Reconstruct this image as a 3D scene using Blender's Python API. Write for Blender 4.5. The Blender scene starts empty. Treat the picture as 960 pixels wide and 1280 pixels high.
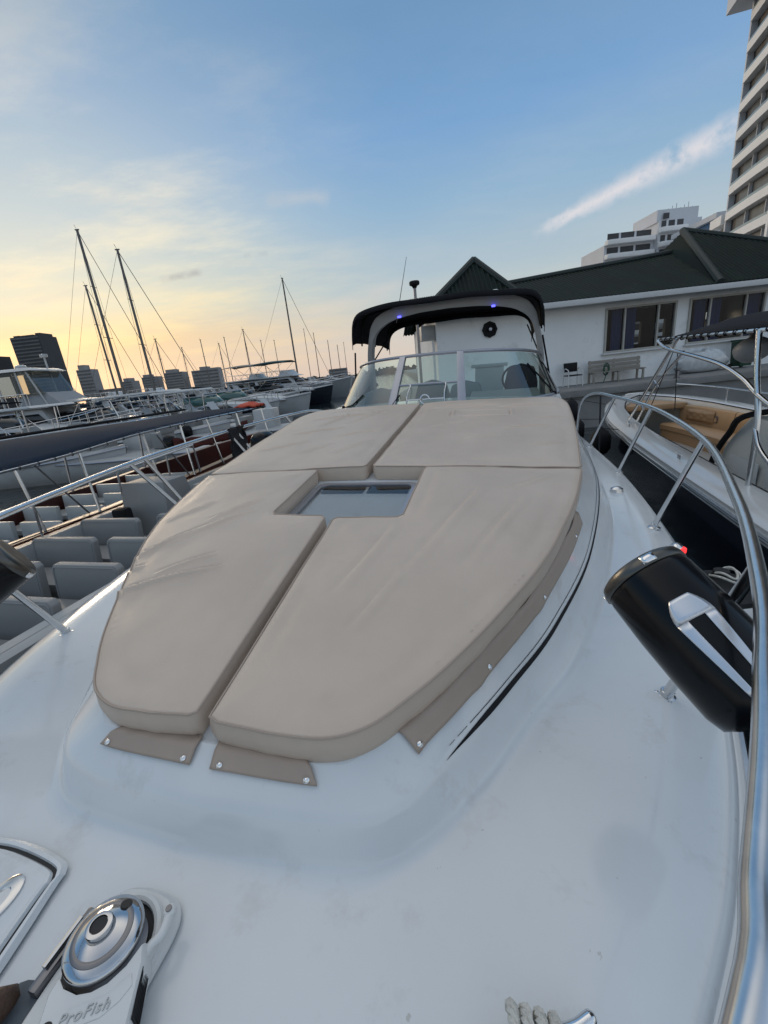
import bpy, bmesh, math, random
from mathutils import Vector, Matrix, Euler, noise
from mathutils.geometry import delaunay_2d_cdt
random.seed(7)
S = bpy.context.scene
COL = S.collection
PI = math.pi
R = math.radians

# ------------------------------------------------------------------ materials
def new_mat(name):
    m = bpy.data.materials.new(name); m.use_nodes = True
    nt = m.node_tree
    return m, nt, nt.nodes['Principled BSDF']

def mat(name, col, rough=0.5, metal=0.0, var=0.12, scale=3.0, bump=0.0, bscale=60.0, coat=0.0,
        stain=None, stain_amt=0.0, stain_scale=6.0, emit=None, estr=0.0, rvar=0.1, aniso=None):
    m, nt, b = new_mat(name)
    N = nt.nodes; Lk = nt.links
    tc = N.new('ShaderNodeTexCoord'); mp = N.new('ShaderNodeMapping')
    Lk.new(tc.outputs['Object'], mp.inputs['Vector'])
    if aniso: mp.inputs['Scale'].default_value = aniso
    nz = N.new('ShaderNodeTexNoise'); nz.inputs['Scale'].default_value = scale
    nz.inputs['Detail'].default_value = 6; nz.inputs['Roughness'].default_value = 0.6
    Lk.new(mp.outputs[0], nz.inputs['Vector'])
    rp = N.new('ShaderNodeValToRGB')
    rp.color_ramp.elements[0].position = 0.3; rp.color_ramp.elements[1].position = 0.7
    rp.color_ramp.elements[0].color = tuple(c*(1-var) for c in col)+(1,)
    rp.color_ramp.elements[1].color = tuple(min(1, c*(1+var*0.6)) for c in col)+(1,)
    Lk.new(nz.outputs['Fac'], rp.inputs['Fac'])
    out = rp.outputs['Color']
    if stain:
        n2 = N.new('ShaderNodeTexNoise'); n2.inputs['Scale'].default_value = stain_scale
        n2.inputs['Detail'].default_value = 8; n2.inputs['Roughness'].default_value = 0.7
        Lk.new(mp.outputs[0], n2.inputs['Vector'])
        r2 = N.new('ShaderNodeValToRGB')
        r2.color_ramp.elements[0].position = 0.56; r2.color_ramp.elements[1].position = 0.8
        r2.color_ramp.elements[0].color = (0, 0, 0, 1); r2.color_ramp.elements[1].color = (stain_amt,)*3+(1,)
        Lk.new(n2.outputs['Fac'], r2.inputs['Fac'])
        mx = N.new('ShaderNodeMixRGB'); Lk.new(r2.outputs['Color'], mx.inputs['Fac'])
        Lk.new(out, mx.inputs['Color1']); mx.inputs['Color2'].default_value = tuple(stain)+(1,)
        out = mx.outputs['Color']
    if name == 'gelcoat':
        v1 = N.new('ShaderNodeTexNoise'); v1.inputs['Scale'].default_value = 46; v1.inputs['Detail'].default_value = 3
        Lk.new(mp.outputs[0], v1.inputs['Vector'])
        r3 = N.new('ShaderNodeValToRGB'); r3.color_ramp.elements[0].position = .735; r3.color_ramp.elements[1].position = .78
        r3.color_ramp.elements[0].color = (0, 0, 0, 1); r3.color_ramp.elements[1].color = (.45, .45, .45, 1)
        Lk.new(v1.outputs['Fac'], r3.inputs['Fac'])
        m3 = N.new('ShaderNodeMixRGB'); Lk.new(r3.outputs['Color'], m3.inputs['Fac']); Lk.new(out, m3.inputs['Color1']); m3.inputs['Color2'].default_value = (.30, .27, .22, 1)
        out = m3.outputs['Color']
    Lk.new(out, b.inputs['Base Color'])
    b.inputs['Metallic'].default_value = metal
    if rvar:
        mr = N.new('ShaderNodeMapRange'); Lk.new(nz.outputs['Fac'], mr.inputs['Value'])
        mr.inputs['To Min'].default_value = max(0.02, rough*(1-rvar)); mr.inputs['To Max'].default_value = min(1, rough*(1+rvar))
        Lk.new(mr.outputs[0], b.inputs['Roughness'])
    else:
        b.inputs['Roughness'].default_value = rough
    b.inputs['Coat Weight'].default_value = coat
    b.inputs['Coat Roughness'].default_value = 0.08
    if bump:
        n3 = N.new('ShaderNodeTexNoise'); n3.inputs['Scale'].default_value = bscale; n3.inputs['Detail'].default_value = 4
        Lk.new(mp.outputs[0], n3.inputs['Vector'])
        bp = N.new('ShaderNodeBump'); bp.inputs['Strength'].default_value = bump; bp.inputs['Distance'].default_value = 0.01
        Lk.new(n3.outputs['Fac'], bp.inputs['Height']); Lk.new(bp.outputs[0], b.inputs['Normal'])
    if name in ('blue_canvas', 'black_canvas', 'dark_canvas', 'navy_cloth', 'black_matte', 'roof_green', 'dark_room', 'black_gloss'): b.inputs['Specular IOR Level'].default_value = .2
    if emit:
        b.inputs['Emission Color'].default_value = tuple(emit)+(1,); b.inputs['Emission Strength'].default_value = estr
    return m

def glass_mat(name, tint, rough=0.02, refl=1.0, ior=1.5):
    m = bpy.data.materials.new(name); m.use_nodes = True
    nt = m.node_tree; N = nt.nodes; N.clear()
    o = N.new('ShaderNodeOutputMaterial'); mx = N.new('ShaderNodeMixShader')
    tr = N.new('ShaderNodeBsdfTransparent'); tr.inputs[0].default_value = tuple(tint)+(1,)
    gl = N.new('ShaderNodeBsdfGlossy'); gl.inputs['Roughness'].default_value = rough
    fr = N.new('ShaderNodeFresnel'); fr.inputs['IOR'].default_value = ior
    mu = N.new('ShaderNodeMath'); mu.operation = 'MULTIPLY'; mu.inputs[1].default_value = refl
    nt.links.new(fr.outputs[0], mu.inputs[0]); nt.links.new(mu.outputs[0], mx.inputs[0])
    nt.links.new(tr.outputs[0], mx.inputs[1]); nt.links.new(gl.outputs[0], mx.inputs[2])
    nt.links.new(mx.outputs[0], o.inputs[0])
    return m

M = {}
M['gelcoat'] = mat('gelcoat', (.70, .725, .735), .15, var=.05, scale=2.0, stain=(.47, .45, .42), stain_amt=.55, stain_scale=7, bump=.012, bscale=260, coat=.25, rvar=.6)
M['gelcoat_side'] = mat('gelcoat_side', (.72, .72, .71), .2, var=.05, scale=1.5, stain=(.45, .43, .38), stain_amt=.3, stain_scale=3, coat=.5, aniso=(1, 1, .15))
M['white_plastic'] = mat('white_plastic', (.70, .71, .70), .35, var=.05, scale=4, coat=.2)
M['boat_white'] = mat('boat_white', (.50, .505, .50), .35, var=.1, scale=1.5, stain=(.3, .29, .27), stain_amt=.4, stain_scale=2, coat=.2)
M['white_dirty'] = mat('white_dirty', (.38, .385, .38), .4, var=.12, scale=1.2, stain=(.3, .29, .26), stain_amt=.5, stain_scale=2)
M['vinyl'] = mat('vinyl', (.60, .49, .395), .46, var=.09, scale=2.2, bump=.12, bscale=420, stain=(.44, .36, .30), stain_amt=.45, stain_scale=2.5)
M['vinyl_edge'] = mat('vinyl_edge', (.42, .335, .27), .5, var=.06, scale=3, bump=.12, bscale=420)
M['chrome'] = mat('chrome', (.80, .81, .82), .1, 1.0, var=.06, scale=30, rvar=.5)
M['steel'] = mat('steel', (.66, .67, .68), .2, 1.0, var=.08, scale=20, rvar=.4)
M['alu'] = mat('alu', (.40, .41, .45), .34, .7, var=.06, scale=10)
M['dark_steel'] = mat('dark_steel', (.22, .22, .23), .35, .9, var=.1, scale=10)
M['black_gloss'] = mat('black_gloss', (.004, .0045, .006), .22, var=.2, scale=4, coat=.12, rvar=.4)
M['black_matte'] = mat('black_matte', (.014, .014, .016), .65, var=.25, scale=5, bump=.2, bscale=90)
M['black_canvas'] = mat('black_canvas', (.010, .010, .013), .8, var=.25, scale=6, bump=.25, bscale=300)
M['rubber'] = mat('rubber', (.02, .02, .02), .6, var=.2, scale=8)
M['navy'] = mat('navy', (.006, .009, .018), .16, var=.2, scale=2, coat=.5, aniso=(1, 1, .2))
M['tan'] = mat('tan', (.42, .26, .135), .5, var=.07, scale=3, bump=.15, bscale=250)
M['tan_dark'] = mat('tan_dark', (.31, .185, .09), .5, var=.1, scale=3, bump=.15, bscale=250)
M['grey_vinyl'] = mat('grey_vinyl', (.26, .26, .255), .45, var=.06, scale=2, stain=(.25, .24, .22), stain_amt=.5, stain_scale=2)
M['white_rope'] = mat('white_rope', (.66, .64, .58), .8, var=.12, scale=40, bump=.5, bscale=200)
M['dark_rope'] = mat('dark_rope', (.03, .03, .035), .8, var=.2, scale=40)
M['red_trim'] = mat('red_trim', (.10, .018, .012), .4, var=.25, scale=3, coat=.2)
M['orange'] = mat('orange', (.55, .07, .03), .6, var=.15, scale=6)
M['red_cloth'] = mat('red_cloth', (.10, .018, .012), .75, var=.3, scale=5, bump=.3, bscale=30)
M['blue_canvas'] = mat('blue_canvas', (.010, .022, .042), .9, var=.2, scale=2.5, bump=.3, bscale=120)
M['teal_canvas'] = mat('teal_canvas', (.012, .075, .085), .75, var=.2, scale=2, bump=.3, bscale=60)
M['dark_canvas'] = mat('dark_canvas', (.02, .028, .04), .75, var=.25, scale=3, bump=.3, bscale=60)
M['mast_alu'] = mat('mast_alu', (.16, .15, .14), .45, .4, var=.1, scale=4)
M['wire'] = mat('wire', (.12, .12, .12), .5, .5, var=.1)
M['dark_glass'] = mat('dark_glass', (.012, .016, .018), .06, var=.3, scale=1, coat=.3)
M['green_glass'] = mat('green_glass', (.05, .12, .11), .06, var=.2, scale=1, coat=.3)
M['dome_metal'] = mat('dome_metal', (.55, .56, .58), .09, 1.0, var=.08, scale=25, rvar=.5)
M['ring_metal'] = mat('ring_metal', (.12, .115, .105), .3, .9, var=.15, scale=8)
M['arch_grey'] = mat('arch_grey', (.40, .39, .375), .4, var=.05, scale=3)
M['emblem_silver'] = mat('emblem_silver', (.70, .73, .78), .3, .7, var=.03)
M['led_blue'] = mat('led_blue', (.1, .15, .8), .4, emit=(.10, .10, 1.0), estr=2.6, var=0)
M['nav_red'] = mat('nav_red', (.8, .03, .03), .3, emit=(1.0, .03, .03), estr=1.6, var=0)
M['wall_white'] = mat('wall_white', (.86, .86, .845), .75, var=.05, scale=.8, bump=.25, bscale=25, stain=(.40, .385, .35), stain_amt=.6, stain_scale=1.1)
M['trim_white'] = mat('trim_white', (.64, .64, .63), .5, var=.05, scale=3)
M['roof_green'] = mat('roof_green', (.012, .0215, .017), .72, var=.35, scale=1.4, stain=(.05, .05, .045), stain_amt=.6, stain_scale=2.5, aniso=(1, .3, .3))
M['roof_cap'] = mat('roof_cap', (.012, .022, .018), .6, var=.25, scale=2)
M['frame_beige'] = mat('frame_beige', (.42, .40, .36), .5, var=.08, scale=4)
M['curtain'] = mat('curtain', (.055, .10, .27), .8, var=.25, scale=6, aniso=(1, 1, .1))
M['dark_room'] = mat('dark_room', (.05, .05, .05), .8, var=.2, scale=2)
M['concrete'] = mat('concrete', (.24, .235, .225), .85, var=.2, scale=.9, bump=.4, bscale=18, stain=(.12, .12, .11), stain_amt=.7, stain_scale=1.6)
M['bench_wood'] = mat('bench_wood', (.29, .26, .225), .75, var=.2, scale=6, aniso=(.1, 1, 1))
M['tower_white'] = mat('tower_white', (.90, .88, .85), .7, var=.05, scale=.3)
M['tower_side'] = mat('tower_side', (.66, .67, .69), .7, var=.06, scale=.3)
M['tower_dark'] = mat('tower_dark', (.06, .06, .062), .6, var=.3, scale=.4)
M['tower_glass'] = mat('tower_glass', (.09, .10, .105), .3, var=.3, scale=.5)
M['blue_glass'] = mat('blue_glass', (.08, .16, .28), .1, var=.2, scale=.2)
M['city_grey'] = mat('city_grey', (.30, .29, .285), .8, var=.2, scale=.1)
M['city_dark'] = mat('city_dark', (.055, .056, .06), .7, var=.2, scale=.1)
M['city_window'] = mat('city_window', (.10, .105, .11), .3, var=.3, scale=.2)
M['foliage'] = mat('foliage', (.035, .05, .03), .8, var=.4, scale=.2)
M['brown_leather'] = mat('brown_leather', (.06, .03, .018), .6, var=.3, scale=20, bump=.4, bscale=120)
M['grey_cloth'] = mat('grey_cloth', (.10, .12, .14), .8, var=.2, scale=30)
M['cabin_cream'] = mat('cabin_cream', (.66, .65, .60), .5, var=.06, scale=2)
M['cabin_grey'] = mat('cabin_grey', (.28, .29, .30), .5, var=.06, scale=2)
M['plastic_film'] = mat('plastic_film', (.55, .57, .58), .15, var=.2, scale=6, coat=.5)
M['bin_green'] = mat('bin_green', (.015, .06, .035), .4, var=.15, scale=3)
M['navy_cloth'] = mat('navy_cloth', (.018, .026, .04), .7, var=.2, scale=3, bump=.3, bscale=50)
M['glass'] = glass_mat('clear_glass', (.74, .92, .88), .01, 2.3)
M['clear_vinyl'] = glass_mat('clear_vinyl', (.72, .74, .72), .08, 1.2)
M['window_glass'] = glass_mat('window_glass', (.62, .66, .66), .01, .55)
M['hatch_glass'] = glass_mat('hatch_glass', (.90, .92, .92), .02, 1.3)
M['balcony_glass'] = mat('balcony_glass', (.30, .37, .38), .15, var=.2, scale=.4)

# ------------------------------------------------------------------ mesh builder
def cat(pts, n=6, closed=False):
    """Catmull-Rom through points"""
    P = [Vector(p) for p in pts]; out = []
    m = len(P)
    rng = m if closed else m-1
    for i in range(rng):
        p1 = P[i]; p2 = P[(i+1) % m]
        p0 = P[i-1] if (closed or i > 0) else p1*2-p2
        p3 = P[(i+2) % m] if (closed or i+2 < m) else p2*2-p1
        for k in range(n):
            t = k/n
            out.append(.5*((2*p1)+(p2-p0)*t+(2*p0-5*p1+4*p2-p3)*t*t+(3*p1-p0-3*p2+p3)*t*t*t))
    if not closed: out.append(P[-1])
    return out

def interp(x, xs, ys):
    if x <= xs[0]: return ys[0]
    for i in range(len(xs)-1):
        if x <= xs[i+1]:
            t = (x-xs[i])/(xs[i+1]-xs[i]); return ys[i]*(1-t)+ys[i+1]*t
    return ys[-1]

class MB:
    def __init__(s): s.v = []; s.f = []
    def add(s, vs, fs):
        o = len(s.v); s.v += [tuple(v) for v in vs]; s.f += [tuple(i+o for i in f) for f in fs]; return s
    def box(s, c, d, rz=0, mtx=None):
        x, y, z = d[0]/2, d[1]/2, d[2]/2
        vs = [Vector(p) for p in [(-x,-y,-z),(x,-y,-z),(x,y,-z),(-x,y,-z),(-x,-y,z),(x,-y,z),(x,y,z),(-x,y,z)]]
        mm = mtx if mtx else Matrix.Rotation(rz, 3, 'Z')
        vs = [mm @ v + Vector(c) for v in vs]
        return s.add(vs, [(0,3,2,1),(4,5,6,7),(0,1,5,4),(1,2,6,5),(2,3,7,6),(3,0,4,7)])
    def tube(s, pts, r, n=8, closed=False, r2=None):
        P = [Vector(p) for p in pts]; m = len(P); o = len(s.v)
        up = None
        for i in range(m):
            a = P[i-1] if (i > 0 or closed) else P[i]; b = P[(i+1) % m] if (i < m-1 or closed) else P[i]
            t = (b-a).normalized()
            if up is None:
                up = Vector((0,0,1)) if abs(t.z) < .9 else Vector((1,0,0))
            side = t.cross(up)
            if side.length < 1e-5: side = t.orthogonal()
            side.normalize(); up = side.cross(t).normalized()
            rr = r if r2 is None else r+(r2-r)*i/(m-1)
            for k in range(n):
                an = 2*PI*k/n
                s.v.append(tuple(P[i]+side*(math.cos(an)*rr)+up*(math.sin(an)*rr)))
        rng = m if closed else m-1
        for i in range(rng):
            j = (i+1) % m
            for k in range(n):
                l = (k+1) % n
                s.f.append((o+i*n+k, o+i*n+l, o+j*n+l, o+j*n+k))
        if not closed:
            s.f.append(tuple(o+k for k in range(n))[::-1]); s.f.append(tuple(o+(m-1)*n+k for k in range(n)))
        return s
    def lathe(s, prof, n=24, c=(0,0,0), axis=(0,0,1), sx=1.0, sy=1.0):
        q = Vector((0,0,1)).rotation_difference(Vector(axis).normalized()); o = len(s.v); C = Vector(c)
        for r, z in prof:
            for k in range(n):
                a = 2*PI*k/n
                s.v.append(tuple(q @ Vector((r*math.cos(a)*sx, r*math.sin(a)*sy, z))+C))
        m = len(prof)
        for i in range(m-1):
            for k in range(n):
                l = (k+1) % n
                s.f.append((o+i*n+k, o+i*n+l, o+(i+1)*n+l, o+(i+1)*n+k))
        s.f.append(tuple(o+k for k in range(n))[::-1]); s.f.append(tuple(o+(m-1)*n+k for k in range(n)))
        return s
    def grid(s, rows, closed=False):
        o = len(s.v); n = len(rows[0])
        for r in rows: s.v += [tuple(p) for p in r]
        for i in range(len(rows)-1):
            for k in range(n if closed else n-1):
                l = (k+1) % n
                s.f.append((o+i*n+k, o+i*n+l, o+(i+1)*n+l, o+(i+1)*n+k))
        return s
    def prism(s, poly, z0, z1, fn=None):
        n = len(poly)
        vs = [(p[0], p[1], z0) for p in poly]+[(p[0], p[1], z1) for p in poly]
        if fn: vs = [fn(v) for v in vs]
        return s.add(vs, [tuple(range(n))[::-1], tuple(range(n, 2*n))]+[(i, (i+1) % n, n+(i+1) % n, n+i) for i in range(n)])
    def extr(s, prof, hw0, hw1=None, y=0):
        """side profile [(x,z)] extruded across y, half width hw0 at lowest z to hw1 at highest"""
        hw1 = hw0 if hw1 is None else hw1
        zs = [p[1] for p in prof]; a, b = min(zs), max(zs); n = len(prof)
        def h(z): return hw0+(hw1-hw0)*((z-a)/(b-a) if b > a else 0)
        vs = [(x, y-h(z), z) for x, z in prof]+[(x, y+h(z), z) for x, z in prof]
        return s.add(vs, [tuple(range(n)), tuple(range(n, 2*n))[::-1]]+[(i, n+i, n+(i+1) % n, (i+1) % n) for i in range(n)])
    def build(s, name, m, parent=None, smooth=True, bevel=0.0, seg=2, ang=38, recalc=True, solid=0.0):
        me = bpy.data.meshes.new(name); me.from_pydata(s.v, [], s.f); me.update()
        if recalc or bevel:
            bm = bmesh.new(); bm.from_mesh(me)
            if recalc: bmesh.ops.recalc_face_normals(bm, faces=bm.faces)
            if bevel:
                es = [e for e in bm.edges if len(e.link_faces) == 2 and e.calc_face_angle(0) > R(30)]
                bmesh.ops.bevel(bm, geom=es, offset=bevel, segments=seg, affect='EDGES', profile=.6, clamp_overlap=True)
            bm.to_mesh(me); bm.free()
        if smooth:
            me.polygons.foreach_set('use_smooth', [True]*len(me.polygons))
            me.set_sharp_from_angle(angle=R(ang))
        o = bpy.data.objects.new(name, me); COL.objects.link(o)
        me.materials.append(M[m] if isinstance(m, str) else m)
        if parent: o.parent = parent
        if solid:
            md = o.modifiers.new('solid', 'SOLIDIFY'); md.thickness = solid; md.offset = 0
        return o

def tag(o, label=None, category=None, group=None, kind=None):
    if label: o['label'] = label
    if category: o['category'] = category
    if group: o['group'] = group
    if kind: o['kind'] = kind
    return o

def thing(name, label, category, loc=(0,0,0), rz=0, group=None, mtx=None):
    o = bpy.data.objects.new(name, None); COL.objects.link(o); o.empty_display_size = .2
    if mtx is not None: o.matrix_world = mtx
    else: o.location = loc; o.rotation_euler = (0, 0, rz)
    return tag(o, label, category, group)

def kids(o): return [c for c in bpy.data.objects if c.parent == o]
def copy_tree(o, parent=None):
    c = o.copy(); COL.objects.link(c)
    if parent: c.parent = parent; c.matrix_parent_inverse = o.matrix_parent_inverse
    for ch in kids(o): copy_tree(ch, c)
    return c

# ------------------------------------------------------------------ camera
CAMZ = 2.8
cam_right = Vector((0.99383, -0.11056, 0)); 
U_ = Vector((-175, 1573, 528)).normalized()          # world up seen in camera axes
f_ = Vector((0, 0, -1)); f_ = (f_-U_*f_.dot(U_)).normalized(); r_ = f_.cross(U_)
W2 = Matrix((r_, f_, U_))                             # camera -> world
cd = bpy.data.cameras.new('camera'); cam = bpy.data.objects.new('camera', cd); COL.objects.link(cam)
cam.matrix_world = Matrix.Translation((0, 0, CAMZ)) @ W2.to_4x4()
cd.sensor_fit = 'VERTICAL'; cd.sensor_height = 36; cd.lens = 36*528/1280
cd.clip_start = .03; cd.clip_end = 6000
S.camera = cam

HEAD = R(16.5)
def gw(u, v, z=0): # marina grid (across, along, up) -> world
    return Vector((u*math.cos(HEAD)+v*math.sin(HEAD), -u*math.sin(HEAD)+v*math.cos(HEAD), z))
GR = -HEAD          # rotation of the marina grid about Z

# ------------------------------------------------------------------ world
w = bpy.data.worlds.new('World'); S.world = w; w.use_nodes = True
nt = w.node_tree; N = nt.nodes; LK = nt.links; N.clear()
def nd(t, **k):
    n = N.new(t)
    for a, b in k.items(): setattr(n, a, b)
    return n
def put(sock, v):
    if hasattr(v, 'is_output'): LK.new(v, sock)
    else: sock.default_value = v
def mth(op, a, b=0.0, c=0.0, clamp=False):
    n = nd('ShaderNodeMath', operation=op); n.use_clamp = clamp
    put(n.inputs[0], a); put(n.inputs[1], b); put(n.inputs[2], c); return n.outputs[0]
def dot(a, vec):
    n = nd('ShaderNodeVectorMath', operation='DOT_PRODUCT'); put(n.inputs[0], a); n.inputs[1].default_value = vec; return n.outputs['Value']
def rng(v, a, b, c=0.0, d=1.0, smooth=True):
    n = nd('ShaderNodeMapRange'); n.interpolation_type = 'SMOOTHSTEP' if smooth else 'LINEAR'
    put(n.inputs[0], v)
    for i, q in enumerate((a, b, c, d)): n.inputs[i+1].default_value = q
    return n.outputs[0]
def ramp(v, stops):
    n = nd('ShaderNodeValToRGB'); e = n.color_ramp.elements
    while len(e) < len(stops): e.new(.5)
    for i, (p, c) in enumerate(stops): e[i].position = p; e[i].color = tuple(c)+(1,)
    put(n.inputs[0], v); return n.outputs[0]
def mixc(f, a, b, mode='MIX'):
    n = nd('ShaderNodeMixRGB', blend_type=mode); put(n.inputs[0], f); put(n.inputs[1], a if hasattr(a, 'is_output') else tuple(a)+(1,)); put(n.inputs[2], b if hasattr(b, 'is_output') else tuple(b)+(1,)); return n.outputs[0]
tc = nd('ShaderNodeTexCoord'); D = tc.outputs['Generated']
sp = nd('ShaderNodeSeparateXYZ'); LK.new(D, sp.inputs[0])
el = mth('DIVIDE', mth('ARCSINE', sp.outputs['Z']), R(90))          # elevation 0..1
SUN_AZ = R(-36); SUN_EL = R(6)
sunv = (math.sin(SUN_AZ), math.cos(SUN_AZ), 0)
flat = nd('ShaderNodeVectorMath', operation='MULTIPLY'); LK.new(D, flat.inputs[0]); flat.inputs[1].default_value = (1, 1, 0)
fn = nd('ShaderNodeVectorMath', operation='NORMALIZE'); LK.new(flat.outputs[0], fn.inputs[0])
ca = dot(fn.outputs[0], sunv)
e_ = lambda d: d/90
away = ramp(el, [(0, (.56, .54, .52)), (e_(4), (.57, .57, .55)), (e_(9), (.43, .52, .57)), (e_(17), (.27, .43, .60)), (e_(23), (.18, .35, .60)), (e_(31), (.15, .295, .50)), (e_(40), (.17, .31, .51)), (e_(58), (.50, .61, .74)), (1, (.56, .66, .78))])
near = ramp(el, [(0, (.62, .48, .40)), (e_(3), (.72, .54, .38)), (e_(6), (.84, .60, .33)), (e_(9.5), (.72, .70, .54)), (e_(13), (.64, .67, .60)), (e_(17), (.54, .61, .63)), (e_(22), (.44, .54, .62)), (e_(27), (.32, .44, .59)), (e_(33), (.21, .35, .53)), (e_(42), (.20, .34, .53)), (e_(60), (.50, .61, .74)), (1, (.56, .66, .78))])
wsun = mth('POWER', rng(ca, .74, .995, smooth=False), 1.9)
col = mixc(wsun, away, near)
# peach band low on the horizon to the side of the glow
peach = mth('MULTIPLY', rng(el, e_(9), e_(1)), rng(ca, .35, .85))
col = mixc(mth('MULTIPLY', peach, .34), col, (.72, .54, .45))
# high thin cloud sheet, projected on a flat layer
pz = mth('ADD', mth('MAXIMUM', sp.outputs['Z'], 0.0), .10)
cx = mth('DIVIDE', sp.outputs['X'], pz); cy = mth('DIVIDE', sp.outputs['Y'], pz)
cv = nd('ShaderNodeCombineXYZ'); LK.new(cx, cv.inputs[0]); LK.new(cy, cv.inputs[1])
def cloudnoise(scale, det, sx, sy, rot=0.0, off=0.0, rough=.55):
    mp = nd('ShaderNodeMapping'); LK.new(cv.outputs[0], mp.inputs[0])
    mp.inputs['Scale'].default_value = (sx, sy, 1); mp.inputs['Rotation'].default_value = (0, 0, rot); mp.inputs['Location'].default_value = (off, off*.7, off)
    n = nd('ShaderNodeTexNoise'); n.inputs['Scale'].default_value = scale; n.inputs['Detail'].default_value = det; n.inputs['Roughness'].default_value = rough
    LK.new(mp.outputs[0], n.inputs['Vector']); return n.outputs['Fac']
c1 = rng(cloudnoise(1.25, 9, .6, 1.0, R(24), 3.1, .62), .40, .66)
c1 = mth('MULTIPLY', c1, mth('ADD', mth('MULTIPLY', wsun, 1.0), .08))
warm = ramp(el, [(0, (.70, .52, .45)), (e_(6), (.92, .70, .38)), (e_(14), (.92, .82, .60)), (e_(20), (.90, .82, .66)), (e_(25), (.60, .63, .64)), (e_(34), (.34, .42, .50)), (1, (.45, .52, .62))])
col = mixc(mth('MULTIPLY', c1, .85), col, warm)
c2 = rng(cloudnoise(1.7, 6, .35, 1.0, R(14), 9.3), .54, .72)
c2 = mth('MULTIPLY', mth('MULTIPLY', c2, wsun), rng(el, e_(26), e_(8)))
col = mixc(mth('MULTIPLY', c2, .38), col, (.60, .56, .54))
def streak(p1, p2, wid, color, amt, nscale=9.0, taper=.5, lo=.35, hi=.65):
    """an elongated cloud between two directions of the sky"""
    global col
    a = Vector(p1).normalized(); b = Vector(p2).normalized()
    nrm = a.cross(b).normalized(); mid = (a+b).normalized(); tan = nrm.cross(mid).normalized()
    half = math.asin(min(1, abs(b.dot(tan))))
    acr = mth('ABSOLUTE', dot(D, nrm)); alg = dot(D, tan)
    t = rng(alg, -half, half, smooth=False)                     # 0..1 along
    wd = mth('MULTIPLY_ADD', t, wid*taper, wid*(1-taper*.5))
    if b.dot(tan) < 0: wd = mth('MULTIPLY_ADD', t, -wid*taper, wid*(1+taper*.5))
    mp = nd('ShaderNodeMapping'); LK.new(D, mp.inputs[0])
    n = nd('ShaderNodeTexNoise'); n.inputs['Scale'].default_value = nscale; n.inputs['Detail'].default_value = 7; n.inputs['Roughness'].default_value = .6
    LK.new(mp.outputs[0], n.inputs['Vector'])
    acr2 = mth('ADD', acr, mth('MULTIPLY', mth('SUBTRACT', n.outputs['Fac'], .5), wid*1.6))
    prof = mth('SUBTRACT', 1.0, rng(mth('DIVIDE', acr2, wd), .1, 1.0))
    win = mth('MULTIPLY', rng(alg, -half*1.15, -half*.75), rng(alg, half*1.25, half*.8))
    front = rng(dot(D, mid), .2, .5)
    m = mth('MULTIPLY', mth('MULTIPLY', mth('MULTIPLY', prof, win), front), rng(n.outputs['Fac'], lo, hi))
    col = mixc(mth('MULTIPLY', m, amt), col, color)
streak((.3519, .9105, .2171), (.586, .7579, .2867), .024, (.78, .73, .74), .80, 24, .8, .25, .60)
streak((-.5992, .7877, .1431), (-.3545, .9268, .1239), .012, (.98, .78, .40), .5, 10, .3)
streak((-.56, .80, .185), (-.30, .935, .175), .020, (.90, .78, .52), .45, 7, .3)
streak((-.3706, .906, .2043), (-.3009, .929, .2154), .010, (.36, .36, .37), .7, 18, .3)
streak((-.2159, .9469, .2384), (-.1702, .9554, .2414), .007, (.38, .42, .47), .6, 18, .3)
streak((-.1574, .9338, .3213), (-.0241, .9473, .3196), .022, (.62, .60, .58), .35, 10, .3)
streak((-.1224, .9845, .1259), (.0856, .9824, .1657), .022, (.66, .60, .56), .45, 9, .3)
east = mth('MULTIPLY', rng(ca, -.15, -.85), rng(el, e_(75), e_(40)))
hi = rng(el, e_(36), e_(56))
high = mixc(rng(dot(D, sunv), -.55, .6), (.24, .34, .48), (1.04, 1.0, .95))   # sky above the frame raised, strongest westward, as added directional light
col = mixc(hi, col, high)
col = mixc(mth('MULTIPLY', east, .38), col, (.80, .84, .90))           # added glow in the unseen sky behind the viewer, to light the walls
sky = nd('ShaderNodeTexSky'); sky.sky_type = 'NISHITA'; sky.sun_disc = False
sky.sun_elevation = SUN_EL; sky.sun_rotation = SUN_AZ
bg1 = nd('ShaderNodeBackground'); LK.new(sky.outputs[0], bg1.inputs[0]); bg1.inputs[1].default_value = .008
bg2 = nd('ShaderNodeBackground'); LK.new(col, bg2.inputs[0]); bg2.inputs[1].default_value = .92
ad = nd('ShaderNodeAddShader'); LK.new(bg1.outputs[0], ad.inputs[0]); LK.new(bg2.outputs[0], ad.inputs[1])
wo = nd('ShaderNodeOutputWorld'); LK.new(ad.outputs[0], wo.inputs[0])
sl = bpy.data.lights.new('sun', 'SUN'); sl.energy = .8; sl.angle = R(20); sl.color = (1, .78, .55)
so = bpy.data.objects.new('sun', sl); COL.objects.link(so)
sd = Vector((math.sin(SUN_AZ)*math.cos(SUN_EL), math.cos(SUN_AZ)*math.cos(SUN_EL), math.sin(SUN_EL)))
so.rotation_euler = sd.to_track_quat('Z', 'Y').to_euler()
S.view_settings.view_transform = 'Standard'; S.view_settings.look = 'None'; S.view_settings.gamma = 1
S.view_settings.exposure = 0.14; S.view_settings.use_curve_mapping = False
S.cycles.max_bounces = 8; S.cycles.transparent_max_bounces = 16; S.cycles.use_denoising = True
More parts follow.
